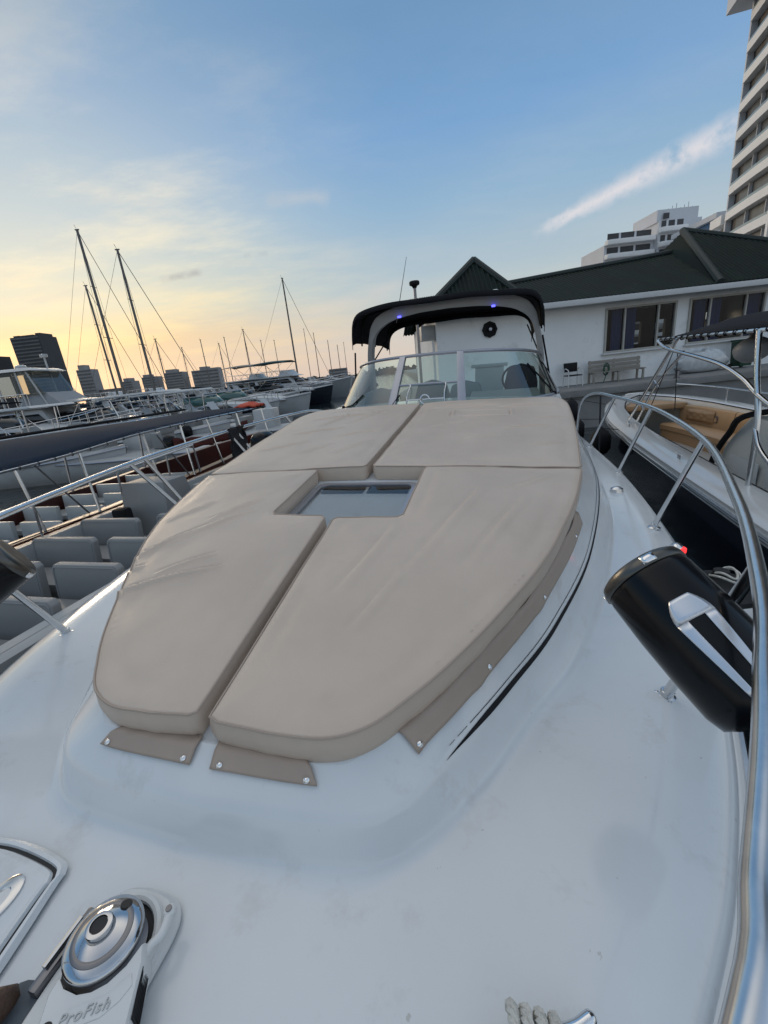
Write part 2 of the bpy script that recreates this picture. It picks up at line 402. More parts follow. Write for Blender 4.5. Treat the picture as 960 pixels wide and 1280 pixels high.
# ================================================================== the motor yacht we stand on
ROLL = R(1.4)
Ab = Vector((math.sin(HEAD), math.cos(HEAD), 0)); R0 = Vector((math.cos(HEAD), -math.sin(HEAD), 0))
Lb = R0*math.cos(ROLL)+Vector((0, 0, -1))*math.sin(ROLL); Bb = Lb.cross(Ab)
RB = Matrix((Lb, Ab, Bb)).transposed()
BOATM = Matrix.Translation(Vector((0, 0, CAMZ))-RB @ Vector((.72, 0, 2.8))) @ RB.to_4x4()
yacht = thing('motor_yacht', 'white motor yacht filling the foreground, its foredeck covered by taupe sun pads', 'yacht', mtx=BOATM)

# control rings (half outline from the bow centre aft): x, v, height
K_G = [(0,-.5),(.45,-.3),(.80,.08),(1.10,.535),(1.25,.8),(1.41,1.2),(1.62,1.95),(1.77,2.9),(1.87,4.15),(1.90,5.3),(1.90,7),(1.85,9.5)]
K_S = [(0,-.26),(.34,-.12),(.63,.19),(.92,.60),(1.07,.86),(1.22,1.22),(1.44,1.96),(1.60,2.9),(1.71,4.15),(1.74,5.3),(1.74,7),(1.69,9.5)]
K_F = [(0,.53),(.355,.556),(.53,.645),(.675,.82),(.82,1.09),(1.01,1.43),(1.24,2.08),(1.46,3.04),(1.57,4.15),(1.60,5.3),(1.60,7),(1.57,9.5)]
K_M = [(0,.585),(.38,.615),(.515,.675),(.617,.845),(.757,1.09),(.928,1.43),(1.150,2.03),(1.37,3.02),(1.47,4.15),(1.52,5.3),(1.54,7),(1.52,9.5)]
K_T = [(0,.688),(.31,.69),(.41,.735),(.54,.87),(.675,1.08),(.865,1.42),(1.062,1.98),(1.228,3.0),(1.31,4.15),(1.40,5.3),(1.48,7),(1.46,9.5)]
W_G = [1.66]*6+[1.655,1.645,1.62,1.59,1.55,1.5]
W_S = [1.75]*6+[1.745,1.735,1.715,1.69,1.65,1.6]
W_F = [1.735]*6+[1.735,1.73,1.715,1.70,1.66,1.6]
W_M = [1.838,1.838,1.84,1.848,1.855,1.865,1.90,1.95,1.99,2.02,2.0,1.95]
W_T = [1.904,1.902,1.91,1.935,1.972,2.035,2.105,2.185,2.265,2.315,2.36,2.36]
def ring(K, W): return cat([(k[0], k[1], z) for k, z in zip(K, W)], 8)
rG, rS, rF, rM, rT = ring(K_G, W_G), ring(K_S, W_S), ring(K_F, W_F), ring(K_M, W_M), ring(K_T, W_T)
NT = len(rG)
V_TOP = [.3,.7,1.65,2.34,4.1,4.6]; W_TOP = [1.93,2.0,2.19,2.27,2.43,2.46]
def padtop(x, v): return interp(v, V_TOP, W_TOP)-.035*(x/1.2)**2
def lerp(a, b, t): return a*(1-t)+b*t
NG, NSF, NFM, NMT = 5, 12, 6, 6      # samples between rings
def column(i):
    pts = []
    for k in range(NG):                  # rounded gunwale
        a = k/NG*PI/2
        q = lerp(rG[i], rS[i], 1-math.cos(a)); q.z = rG[i].z+(rS[i].z-rG[i].z)*math.sin(a)
        pts.append(q)
    for A_, B_, n in ((rS, rF, NSF), (rF, rM, NFM), (rM, rT, NMT)):
        for k in range(n): pts.append(lerp(A_[i], B_[i], k/n))
    pts.append(rT[i].copy())
    return pts
cols = [column(i) for i in range(NT)]
for i in range(NT):                      # soften the creases across the deck, not along it
    c = cols[i]
    for it in range(1):
        q = [p.copy() for p in c]
        for k in range(NG+1, len(c)-2): c[k] = (q[k-1]+q[k]*5+q[k+1])/7
# columns index k: 0..NG gunwale, NG..NG+NSF deck, .. +NFM foot->stripe, .. +NMT stripe->top
KF = NG+NSF; KM = KF+NFM; KT = KM+NMT
def deckpt(t, k, side=1, off=0.0):
    """t along the outline 0..NT-1, k across 0..KT (floats)"""
    def s(tt, kk):
        tt = min(max(tt, 0), NT-1.001); kk = min(max(kk, 0), KT-.001)
        i, j = int(tt), int(kk); a, b = tt-i, kk-j
        return lerp(lerp(cols[i][j], cols[i][j+1], b), lerp(cols[i+1][j], cols[i+1][j+1], b), a)
    p = s(t, k)
    if off:
        n = (s(t+.2, k)-s(t-.2, k)).cross(s(t, k+.2)-s(t, k-.2)).normalized()
        if n.z < 0: n = -n
        p = p+n*off
    return Vector((p.x*side, p.y, p.z))
TCUT = 9*8+2
b = MB(); rows = []
for i in range(NT-1, 0, -1): rows.append([Vector((-p.x, p.y, p.z)) for p in cols[i]])
for i in range(NT): rows.append(cols[i])
b.grid(rows)
# cabin roof under the pads
for sgn in (1, -1):
    rr = []
    for i in range(0, TCUT+1):
        T = cols[i][-1]; row = [Vector((T.x*sgn, T.y, T.z))]
        for f in (.94, .8, .6, .3, 0):
            v = T.y+(.07*(1-f) if i < 24 else 0)
            row.append(Vector((T.x*sgn*f, v, max(T.z, padtop(T.x*f, v)-.10) if f < .9 else T.z+.003)))
        rr.append(row)
    b.grid(rr)
# front centre fan closes by itself (all v equal); dash lip
b.build('deck', 'gelcoat', yacht, ang=60)
# hull
h = MB(); rows = []
full = [Vector((-p.x, p.y, p.z)) for p in rG[:0:-1]]+[p.copy() for p in rG]
def hullrow(dx, dz, zabs=None, k=1.0, bow=0.0):
    out = []
    for p in full:
        q = p.copy(); f = max(0, 1-(p.y+.5)/4)
        q.x = p.x*(k-(.0 if k == 1 else .22*f))+(dx if p.x > 0 else -dx if p.x < 0 else 0); q.y = p.y+bow*f
        q.z = p.z+dz if zabs is None else zabs; out.append(q)
    return out
h.grid([hullrow(0, 0), hullrow(.02, -.012), hullrow(.03, -.05), hullrow(.015, -.09), hullrow(.0, -.10), hullrow(0, 0, 1.0, .96, .25), hullrow(0, 0, .4, .9, .6), hullrow(0, 0, -.3, .75, 1.0)])
h.build('hull', 'gelcoat_side', yacht, ang=50)
h = MB(); h.add([(-1.85, 9.5, 1.5), (1.85, 9.5, 1.5), (1.6, 9.6, -.2), (-1.6, 9.6, -.2)], [(0, 1, 2, 3)]); h.build('transom', 'gelcoat_side', yacht)
h = MB(); h.tube([p+Vector((.032 if p.x > 0 else -.032 if p.x < 0 else 0, -.02 if abs(p.x) < .5 else 0, -.055)) for p in full], .016, 6); h.build('rub_rail', 'steel', yacht)

# black pin stripes on the cabin side
def stripe(side):
    st = MB()
    def band(t0, t1, k0, wfun, n=110, dk=0.0):
        rr = []
        for j in range(n+1):
            t = t0+(t1-t0)*j/n; wd = wfun(j/n)
            rr.append([deckpt(t, k0(t)+dk+wd, side, .0016), deckpt(t, k0(t)+dk-wd, side, .0016)])
        st.grid(rr)
    k0 = lambda t: KM-.1
    band(22.5, 80, k0, lambda q: .02+.38*min(1, q*9)*(1 if q < .16 else max(.28, 1-(q-.16)*1.8)))
    band(23.6, 24.4, k0, lambda q: .03, 8, .95); band(24.8, 26.2, k0, lambda q: .035, 8, .95); band(26.6, 82, k0, lambda q: .05, 100, .95)
    o = st.build('pin_stripe', 'black_matte', yacht, recalc=False); return o
stripe(1); stripe(-1)

# ---- deck hatch in the notch of the pads
def onroof(x, v, dz): return Vector((x, v, padtop(x, v)-.10+dz))
hx0, hx1, hv0, hv1 = -.315, .295, 1.66, 2.27
fr = MB()
def rrect(x0, x1, y0, y1, r, n=5):
    out = []
    for cx_, cy_, a0 in ((x1-r, y1-r, 0), (x0+r, y1-r, 90), (x0+r, y0+r, 180), (x1-r, y0+r, 270)):
        for k in range(n+1): a = R(a0+90*k/n); out.append((cx_+r*math.cos(a), cy_+r*math.sin(a)))
    return out
o1 = rrect(hx0, hx1, hv0, hv1, .06); i1 = rrect(hx0+.035, hx1-.035, hv0+.035, hv1-.035, .05)
def loop(poly, dz): return [onroof(x, v, dz) for x, v in poly]
fr.grid([loop(o1, .003), loop(o1, .016), loop(i1, .019), loop(i1, -.04)], closed=True)
hatch = fr.build('deck_hatch', 'alu', yacht)
gl = MB(); q = loop(i1, .012); gl.add(q, [tuple(range(len(q)))]); gl.build('pane', 'hatch_glass', hatch, recalc=False)
bl = MB()
bl.add(loop([(hx0+.05, hv1-.13), (-.01, hv1-.13), (-.01, hv1-.04), (hx0+.05, hv1-.04)], .006), [(0, 1, 2, 3)])
bl.add(loop([(.01, hv1-.13), (hx1-.05, hv1-.13), (hx1-.05, hv1-.04), (.01, hv1-.04)], .006), [(0, 1, 2, 3)])
bl.build('blind', 'black_matte', hatch, recalc=False)
ln = MB(); q = loop(i1, -.045); ln.add(q, [tuple(range(len(q)))])
ln.lathe([(.0, 0), (.15, .005), (.19, .02), (.2, .03), (.14, .028)], 24, onroof(.06, 1.95, -.043))
ln.build('cabin_liner', 'cabin_cream', hatch)
kn = MB(); kn.lathe([(.018, 0), (.02, .01), (.012, .016)], 12, onroof(.17, 1.74, .006)); kn.build('latch', 'black_matte', hatch)

# ---- anchor locker lid and its flush latch
lp = [(-.25,.46),(-.272,.42),(-.268,.39),(-.195,.08),(-.20,.0),(-.62,.0),(-.62,.46)]
def flush(poly, z): return [(x, y, z) for x, y in poly]
def zdeck(x, v):
    return 1.742
def shrink(poly, d):
    c = Vector((sum(p[0] for p in poly)/len(poly), sum(p[1] for p in poly)/len(poly)))
    return [tuple(Vector(p)+(c-Vector(p)).normalized()*d) for p in poly]
lpo = [tuple(p) for p in cat([(-.30,.435,0),(-.262,.415,0),(-.255,.37,0),(-.20,.1,0),(-.21,.03,0),(-.27,.01,0),(-.40,.05,0),(-.56,.2,0),(-.60,.33,0),(-.55,.42,0),(-.45,.445,0)], 5, True)]
lpo = [(p[0], p[1]) for p in lpo]
def zl(x, v): return 1.752
gm = MB()
gm.grid([[(x, y, 1.7485) for x, y in shrink(lpo, -.022)], [(x, y, 1.758) for x, y in shrink(lpo, -.012)], [(x, y, 1.758) for x, y in shrink(lpo, -.004)], [(x, y, 1.745) for x, y in lpo]], closed=True)
locker = gm.build('anchor_locker', 'gelcoat', yacht)
gk = MB(); gk.add([(x, y, 1.7515) for x, y in shrink(lpo, -.008)], [tuple(range(len(lpo)))]); gk.build('gasket', 'rubber', locker, recalc=False)
ld = MB(); sh = shrink(lpo, .006); ld.grid([[(x, y, 1.752) for x, y in sh], [(x, y, 1.759) for x, y in shrink(lpo, .010)], [(x, y, 1.761) for x, y in shrink(lpo, .02)]], closed=True)
ld.add([(x, y, 1.761) for x, y in shrink(lpo, .02)], [tuple(range(len(lpo)))])
ld.build('lid', 'gelcoat', locker)
lt = MB(); lt.lathe([(.045, 0), (.045, .004), (.04, .006), (.024, .0065), (.022, .003), (.0, .003)], 24, (-.335, .345, 1.7615), sx=.75, sy=1.25); lt.build('flush_latch', 'steel', locker)

# ---- windlass
WC = Vector((.012, .318, 1.745))
wl = MB()
out = cat([(.0,.125,0),(.065,.115,0),(.095,.075,0),(.10,.0,0),(.098,-.08,0),(.085,-.19,0),(.05,-.26,0),(0,-.28,0),(-.05,-.26,0),(-.085,-.19,0),(-.10,-.08,0),(-.10,0,0),(-.095,.075,0),(-.065,.115,0)], 4, True)
def wloop(s, z): return [WC+Vector((p.x*s, p.y*s-.0*s, z)) for p in out]
wl.grid([wloop(1.06, 0), wloop(1.06, .008), wloop(1.0, .014), wloop(.97, .026), wloop(.93, .03)], closed=True)
wl.add(wloop(.93, .03), [tuple(range(len(out)))])
windlass = wl.build('windlass', 'white_plastic', yacht)
wb = MB()   # raised motor cover forward of the gypsy with a concave edge hugging it
cov = [(-.078,-.035),(-.062,-.058),(-.03,-.078),(.0,-.083),(.03,-.078),(.062,-.058),(.086,-.028),(.092,-.06),(.086,-.16),(.06,-.23),(0,-.255),(-.06,-.23),(-.086,-.16),(-.088,-.06)]
def cl(s, z, cy_=-.13): return [WC+Vector((x*s, cy_+(y-cy_)*s, z)) for x, y in cov]
wb.grid([cl(1, .026), cl(1, .062), cl(.975, .072), cl(.93, .077)], closed=True); wb.add(cl(.93, .077), [tuple(range(len(cov)))])
cover = wb.build('motor_cover', 'white_plastic', windlass)
pn = MB(); pn.prism([(-.075,-.105),(-.03,-.1),(.03,-.1),(.072,-.08),(.078,-.1),(.06,-.118),(.03,-.132),(-.03,-.132),(-.07,-.128)], 0, .0025, lambda v: tuple(Vector(v)+WC+Vector((0, 0, .0765))))
pn.build('name_panel', 'white_plastic', windlass, bevel=.002)
fc = bpy.data.curves.new('lettering', 'FONT'); fc.body = 'ProFish'; fc.size = .026; fc.extrude = .0012; fc.shear = .25; fc.align_x = 'CENTER'; fc.align_y = 'CENTER'; fc.space_character = 1.15
ft = bpy.data.objects.new('tmp_letters', fc); COL.objects.link(ft)
dg = bpy.context.evaluated_depsgraph_get(); tm = bpy.data.meshes.new_from_object(ft.evaluated_get(dg)); bpy.data.objects.remove(ft)
lo = bpy.data.objects.new('lettering', tm); COL.objects.link(lo); lo.parent = windlass; tm.materials.clear(); tm.materials.append(M['boat_white'])
lo.location = WC+Vector((-.002, -.1165, .0805)); lo.rotation_euler = (0, 0, 0)
st = MB()
for k in range(5): st.box(WC+Vector((.0905-.0004*k, -.11-.0, .036+.007*k)), (.003, .07, .0035))
st.box(WC+Vector((.0885, -.11, .05)), (.003, .078, .042)); st.build('vent_label', 'black_matte', windlass)
hl = MB(); hl.lathe([(.012, 0), (.012, .002), (.0, .002)], 14, WC+Vector((-.066, -.12, .0775))); hl.build('bolt_hole', 'rubber', windlass)
WROT = Matrix.Translation(WC) @ Matrix.Rotation(R(30), 4, 'Z') @ Matrix.Translation(-WC)
for o_ in kids(windlass): o_.matrix_basis = WROT @ o_.matrix_basis
gy = MB(); GZ = WC+Vector((0, 0, .03))
gy.lathe([(.068, 0), (.074, .004), (.074, .010), (.058, .018), (.050, .026), (.058, .034), (.074, .042), (.0765, .046), (.0765, .051), (.074, .0545)], 48, GZ); gy.build('gypsy', 'dark_steel', windlass)
dm = MB(); dm.lathe([(.0755, .0535), (.0775, .056), (.0765, .0595), (.071, .0635), (.060, .070), (.058, .0705), (.057, .0695), (.047, .0745), (.036, .079), (.028, .0815), (.027, .084), (.027, .094), (.0255, .0975), (.022, .0985), (.0175, .0985), (.0168, .096), (.0168, .09), (.0, .09)], 56, GZ)
dm.build('clutch_dome', 'dome_metal', windlass, ang=50)
for a in (78,):
    hs = MB(); hs.lathe([(.012, 0), (.012, .0035), (.0, .0035)], 14, GZ+Vector((.054*math.cos(R(a)), .054*math.sin(R(a)), .0705)), axis=(.45*math.cos(R(a)), .45*math.sin(R(a)), 1)); hs.build('handle_socket', 'rubber', windlass)
gr_ = MB(); gr_.lathe([(.0605, .0700), (.0598, .0715), (.0560, .0731), (.0530, .0738), (.0510, .0735)], 48, GZ); gr_.build('dome_ring', 'dark_steel', windlass)
bh_ = MB(); bh_.lathe([(.0162, .0945), (.0162, .096), (0, .096)], 20, GZ); bh_.build('boss_hole_shade', 'rubber', windlass)  # black disc standing in for the dark inside the boss
cp = MB()   # chain pipe rim aft of the gypsy
ang = [R(a) for a in range(-20, 121, 10)]
cp.tube([GZ+Vector((.085*math.cos(a)+.004, .085*math.sin(a)+.012, .004+.01*math.sin(a))) for a in ang], .010, 8)
cp.tube([GZ+Vector((.085*math.cos(a)+.004, .085*math.sin(a)+.012, -.012)) for a in ang], .012, 8)
cp.build('chain_pipe', 'white_plastic', windlass)
rs_ = MB(); rs_.lathe([(.0945, .0), (.0945, .0025), (0, .0025)], 32, GZ-Vector((0, 0, .001))); rs_.build('well_shade', 'rubber', windlass)  # flat dark disc, the shade around the gypsy put into its colour
lv = MB(); lv.tube(cat([GZ+Vector((.096, .075, .028)), GZ+Vector((.104, .052, .030)), GZ+Vector((.104, .036, .029)), GZ+Vector((.094, .018, .026)), GZ+Vector((.092, -.015, .018))], 5), .0105, 10, r2=.009); lv.lathe([(.012, 0), (.014, .004), (.014, .016), (.01, .02)], 14, GZ+Vector((.094, .08, .02))); lv.build('pawl_lever', 'white_plastic', windlass)
lb = MB(); lb.lathe([(.007, 0), (.007, .003), (.0, .003)], 12, GZ+Vector((.094, .08, .04))); lb.build('pivot_bolt', 'dark_steel', windlass)
wr = MB(); wr.box(WC+Vector((-.108, -.02, .03)), (.022, .15, .03)); wr.build('chain_guide', 'dark_steel', windlass, bevel=.006)
wc = MB(); wc.tube([WC+Vector((-.112, .03, .05)), WC+Vector((-.112, -.06, .05))], .006, 8); wc.build('guide_pin', 'steel', windlass)

windlass.matrix_basis = Matrix.Translation(WC+Vector((-.011, .012, 0))) @ Matrix.Scale(.88, 4) @ Matrix.Translation(-WC)
# ---- cleat at the very front, with the rope belayed on it
cb = MB(); CC = Vector((.828, .388, 1.755))
cb.tube(cat([CC+Vector((-.13, -.03, .04)), CC+Vector((-.06, -.012, .05)), CC+Vector((.005, .012, .05)), CC+Vector((.036, .032, .050))], 5), .0115, 12); cb.lathe([(.0115, 0), (.0100, .005), (.006, .009), (0, .0105)], 12, CC+Vector((.036, .032, .050)), (.031, .020, .0))
cb.tube([CC+Vector((-.04, -.01, 0)), CC+Vector((-.03, -.008, .05))], .012, 8); cb.tube([CC+Vector((.02, 0, 0)), CC+Vector((.01, 0, .05))], .012, 8)
cb.build('cleat', 'chrome', yacht)
rp = MB()
def twisted(b_, path, r, strands=3, turns=40.0, n=5):
    P = path; L_ = 0
    for sidx in range(strands):
        pts = []; L_ = 0
        for i in range(len(P)):
            t = (P[min(i+1, len(P)-1)]-P[max(i-1, 0)]).normalized(); a_ = t.orthogonal().normalized(); b2 = t.cross(a_)
            ref = Vector((0, 0, 1)); s_ = t.cross(ref)
            if s_.length > 1e-3: a_ = s_.normalized(); b2 = a_.cross(t)
            if i: L_ += (P[i]-P[i-1]).length
            ph = 2*PI*(L_*turns+sidx/strands)
            pts.append(P[i]+a_*math.cos(ph)*r*.5+b2*math.sin(ph)*r*.5)
        b_.tube(pts, r*.56, n)
path = []
for k in range(110):
    a = k/109*2*PI*3.5; x = -.085+.075*k/109
    path.append(CC+Vector((x, .03*math.cos(a)-.01, .045+.028*math.sin(a))))
path += [CC+Vector((0, -.05-.01*k, .02-.002*k)) for k in range(1, 12)]
twisted(rp, path, .010, 3, 26)
mr = rp.build('mooring_rope', 'white_rope'); mr.matrix_world = BOATM
tag(mr, 'white twisted mooring rope wound on the chrome bow cleat at the bottom edge', 'rope')

# ---- bow rails, stanchions
railR = [(.0,-.42,2.36),(.42,-.28,2.36),(.72,-.02,2.35),(.897,.22,2.34),(.953,.325,2.33),(1.024,.464,2.33),(1.093,.61,2.33),(1.226,.908,2.33),(1.438,1.495,2.33),(1.704,2.425,2.33),(1.86,3.53,2.33),(1.88,4.3,2.33),(1.86,4.9,2.325),(1.82,5.6,2.31),(1.80,6.2,2.2),(1.80,6.5,2.0),(1.80,6.6,1.66)]
pr = cat(railR, 6)
rl = MB(); rl.tube([Vector((-p.x, p.y, p.z)) for p in pr[:0:-1]]+pr, .0155, 12); rail = rl.build('bow_rail', 'steel', yacht, ang=60)
def railat(v): return min(pr, key=lambda p: abs(p.y-v) if p.x > .3 else 9)
def foot(c, n=18):
    f = MB(); f.lathe([(.036, 0), (.036, .005), (.030, .008), (.019, .012), (.019, .03), (.0165, .032)], n, c)
    for a in (30, 150, 270): f.lathe([(.0065, 0), (.006, .003), (0, .004)], 8, Vector(c)+Vector((.027*math.cos(R(a)), .027*math.sin(R(a)), .008)))
    return f
for sgn in (1, -1):
    for bx, bv, bz, tv in ((.96, .33, 1.742, .25), (1.237, 1.245, 1.742, 1.0), (1.645, 2.75, 1.735, 2.42), (1.80, 4.25, 1.70, 3.75), (1.80, 5.6, 1.68, 4.9)):
        if bv < .5 : bx, bv = .84, .10; tv = .02
        tp = railat(tv); B_ = Vector((bx*sgn, bv, bz-.008)); T_ = Vector((tp.x*sgn, tp.y, tp.z))
        s_ = MB(); s_.tube([B_+Vector((0, 0, .02)), T_], .0145, 12); so_ = s_.build('stanchion', 'steel', yacht)
        foot(B_+Vector((0, 0, .004))).build('base', 'steel', so_)
s_ = MB(); T_ = railat(2.25); s_.tube([Vector((-T_.x, T_.y, T_.z)), Vector((-1.66, 2.72, 1.75))], .0145, 12); s_.build('rail_brace', 'steel', yacht)
s_ = MB(); T_ = railat(3.65); s_.tube([Vector((-T_.x, T_.y, T_.z)), Vector((-1.70, 4.0, 1.74))], .0145, 12); s_.build('rail_brace', 'steel', yacht)

# port navigation light
nl = MB(); NP = Vector((1.655, 2.42, 1.722)); nl.lathe([(.034, 0), (.035, .02), (.030, .038), (.016, .048), (0, .050)], 20, NP, sx=.9, sy=1.15); navl = nl.build('navigation_light', 'chrome', yacht)
nr = MB(); nr.lathe([(.023, 0), (.023, .022), (.018, .026)], 16, NP+Vector((.018, -.018, .008))); nr.build('lens', 'nav_red', navl)
fl = MB(); fl.lathe([(.05, 0), (.045, .03), (.02, .045), (0, .046)], 16, (1.62, 3.55, 1.72)); fl.build('deck_filler', 'steel', yacht)

# ---- windscreen
def wbase(t):   # t -1..1 front arc then sides
    a = abs(t); sg = 1 if t >= 0 else -1
    pts = cat([(0,4.72,0),(.4,4.76,0),(.8,4.93,0),(1.12,5.2,0),(1.34,5.58,0),(1.46,6.1,0),(1.50,6.9,0),(1.5,7.6,0)], 10)
    i = a*(len(pts)-1); j = min(int(i), len(pts)-2); p = lerp(pts[j], pts[j+1], i-j)
    return sg*p.x, p.y
def wtop(t):
    a = abs(t); sg = 1 if t >= 0 else -1
    pts = cat([(0,5.22,2.895),(.34,5.25,2.89),(.66,5.38,2.88),(.93,5.6,2.86),(1.13,5.92,2.83),(1.25,6.35,2.79),(1.33,7.0,2.68),(1.38,7.6,2.5)], 10)
    i = a*(len(pts)-1); j = min(int(i), len(pts)-2); p = lerp(pts[j], pts[j+1], i-j)
    return Vector((sg*p.x, p.y, p.z))
def wbz(t): x, v = wbase(t); return Vector((x, v, 2.345-.02*(abs(x)/1.5)**2))
def wsp(t, h): return lerp(wbz(t), wtop(t), h)
tp0, tp1 = -.165, .118     # the two posts of the walk-through pane
post = MB()
def strip(b_, t0, t1, th, off=.0):
    for s0, s1 in ((t0, t1),):
        a, b2, c, d = wsp(s0, 0), wsp(s1, 0), wsp(s1, 1), wsp(s0, 1)
        n = (b2-a).cross(d-a).normalized()
        if n.y > 0: n = -n
        e = n*th
        vs = [a+e, b2+e, c+e, d+e, a-e*.6, b2-e*.6, c-e*.6, d-e*.6]
        b_.add(vs, [(0,1,2,3),(7,6,5,4),(0,4,5,1),(1,5,6,2),(2,6,7,3),(3,7,4,0)])
wf = MB()
wf.tube([wtop(-1+2*k/80)+Vector((0, 0, .008)) for k in range(81)], .018, 8)
wf.tube([wbz(-1+2*k/80) for k in range(81)], .02, 8)
wind = wf.build('windscreen', 'alu', yacht)
for t in (tp0, tp1):
    pp = MB(); strip(pp, t-.016, t+.016, .022); pp.build('post', 'alu', wind, bevel=.004)
def pane(t0, t1, h0=.03, h1=.97, n=26, name='pane'):
    g = MB(); g.grid([[wsp(t0+(t1-t0)*k/n, hh) for k in range(n+1)] for hh in (h0, .5*(h0+h1), h1)]); return g.build(name, 'glass', wind, recalc=False)
pane(-1, tp0-.016); pane(tp0+.016, tp1-.016, n=8); pane(tp1+.016, 1)
mf = MB(); 
for hh in (.44,): mf.tube([wsp(tp0+(tp1-tp0)*k/6, hh)+Vector((0, -.012, 0)) for k in range(7)], .012, 8)
mf.tube([wsp(tp0+.02, .02)+Vector((0, -.01, 0)), wsp(tp1-.02, .02)+Vector((0, -.01, 0))], .012, 8); mf.build('crossbar', 'alu', wind)
hd = MB()
for t in (tp0+.065, tp1-.065):
    p0 = wsp(t, .44)+Vector((0, -.03, 0)); p1 = wsp(t, .10)+Vector((0, -.05, 0))
    hd.tube(cat([p0, p0+Vector((.01, -.035, -.02)), lerp(p0, p1, .5)+Vector((0, -.03, 0)), p1], 4), .009, 6)
hd.tube([wsp(tp0+.065, .16)+Vector((0, -.06, 0)), wsp(tp1-.065, .16)+Vector((0, -.06, 0))], .009, 6)
hd.tube([wsp(0-.025, .16)+Vector((0, -.07, 0))+Vector((.05*math.cos(a), 0, .05*math.sin(a))) for a in [k*PI/6 for k in range(10)]], .008, 6)
hd.build('latch_handle', 'steel', wind)
def wiper(t, a, b_, flip):
    wp = MB(); p0 = wsp(t, .02)+Vector((0, -.05, .0)); p1 = wsp(a, b_)+Vector((0, -.03, 0))
    wp.tube([p0, p1], .008, 6); d = (wsp(a+flip, b_+.14)-wsp(a-flip, b_-.14))
    wp.tube([wsp(a-flip, max(.05, b_-.2))+Vector((0, -.02, 0)), wsp(a, b_)+Vector((0, -.022, 0)), wsp(a+flip, min(.95, b_+.2))+Vector((0, -.02, 0))], .010, 6)
    wp.lathe([(.022, 0), (.022, .04), (.01, .05)], 10, p0-Vector((0, 0, .02))); wp.build('wiper', 'black_matte', wind)
wiper(.60, .50, .52, -.04); wiper(-.50, -.40, .10, .055); wiper(tp0-.03, tp0+.0, .06, .025)

# ---- radar arch, blue lamps, bimini
ar = MB(); half = cat([(1.27,6.75,2.2),(1.21,6.5,2.75),(1.14,6.36,3.1),(1.04,6.3,3.33),(.84,6.27,3.46),(.45,6.25,3.53),(0,6.24,3.55)], 6)
arc = [Vector((-p.x, p.y, p.z)) for p in half]+half[-2::-1]
rows = []
for i, p in enumerate(arc):
    t = (arc[min(i+1, len(arc)-1)]-arc[max(i-1, 0)]).normalized(); fwd = Vector((0, 1, .12)); n = t.cross(fwd).normalized()
    sp_ = abs(p.x); wv = .17 if p.z < 3.2 else .14; th = .034 if p.z < 3.2 else min(.075, .034+(p.z-3.2)*.2)
    rows.append([p-fwd*wv*.5+n*th, p+fwd*wv*.5+n*th, p+fwd*wv*.5-n*th, p-fwd*wv*.5-n*th])
ar.grid(rows, closed=True); ar.v = [(x+.06, y, z) for x, y, z in ar.v]; arch = ar.build('radar_arch', 'arch_grey', yacht, bevel=.012)
for x, z in ((-.60, 3.43), (.64, 3.43)):
    l_ = MB(); l_.box((x, 6.165, z), (.045, .03, .022)); l_.build('blue_lamp', 'led_blue', arch)
an = MB(); an.lathe([(.018, 0), (.018, .05), (.05, .09), (.055, .12), (.03, .135), (0, .137)], 16, (.66, 6.3, 3.50)); an.build('anchor_light', 'white_plastic', arch)
wh = MB(); wh.tube([Vector((-.70, 6.4, 3.38)), Vector((-.49, 6.35, 4.17))], .007, 6, r2=.003); wh.build('antenna', 'dark_steel', arch)
bm_ = MB(); rows = []
for j in range(15):
    v = 6.02+2.1*j/14; rr = []
    for k in range(41):
        a = -1+2*k/40; x = 1.26*math.sin(a*PI/2)*(1.0-.03*((j/14-.4)**2)); ax = abs(a)
        z = 3.635-.10*ax**2-.38*ax**7-.10*max(0, j/14-.6)**2*4-.10*max(0, .12-j/14)*8*.35+.006*math.sin(j*1.9+k*.6)
        rr.append(Vector((x, v, z)))
    rows.append(rr)
bm_.grid(rows)
bim = bm_.build('bimini_top', 'black_canvas', yacht, recalc=False, solid=.012, ang=80)
vl = MB()
vl.grid([[rows[0][k]+Vector((0, -.004, .008)) for k in range(41)], [rows[0][k]+Vector((0, -.02, -.06)) for k in range(41)]])
vl.build('valance', 'black_canvas', bim, recalc=False, solid=.008); vl = MB()
vl.grid([[rows[-1][k] for k in range(41)], [rows[-1][k]+Vector((0, .02, -.09)) for k in range(41)]])
vl.build('valance', 'black_canvas', bim, recalc=False, solid=.008)
bp_ = MB()
for sg in (-1, 1):
    bp_.tube([Vector((1.24*sg, 6.05, 3.02)), Vector((1.36*sg, 6.3, 2.55)), Vector((1.4*sg, 6.4, 2.3))], .012, 8)
    bp_.tube([Vector((1.14*sg, 7.6, 3.25)), Vector((1.3*sg, 6.7, 2.72))], .011, 8)
for j in (3, 8, 13): bp_.tube([rows[j][k]+Vector((0, 0, -.03)) for k in range(0, 41, 2)], .012, 6)
bp_.build('bimini_frame', 'black_matte', bim)

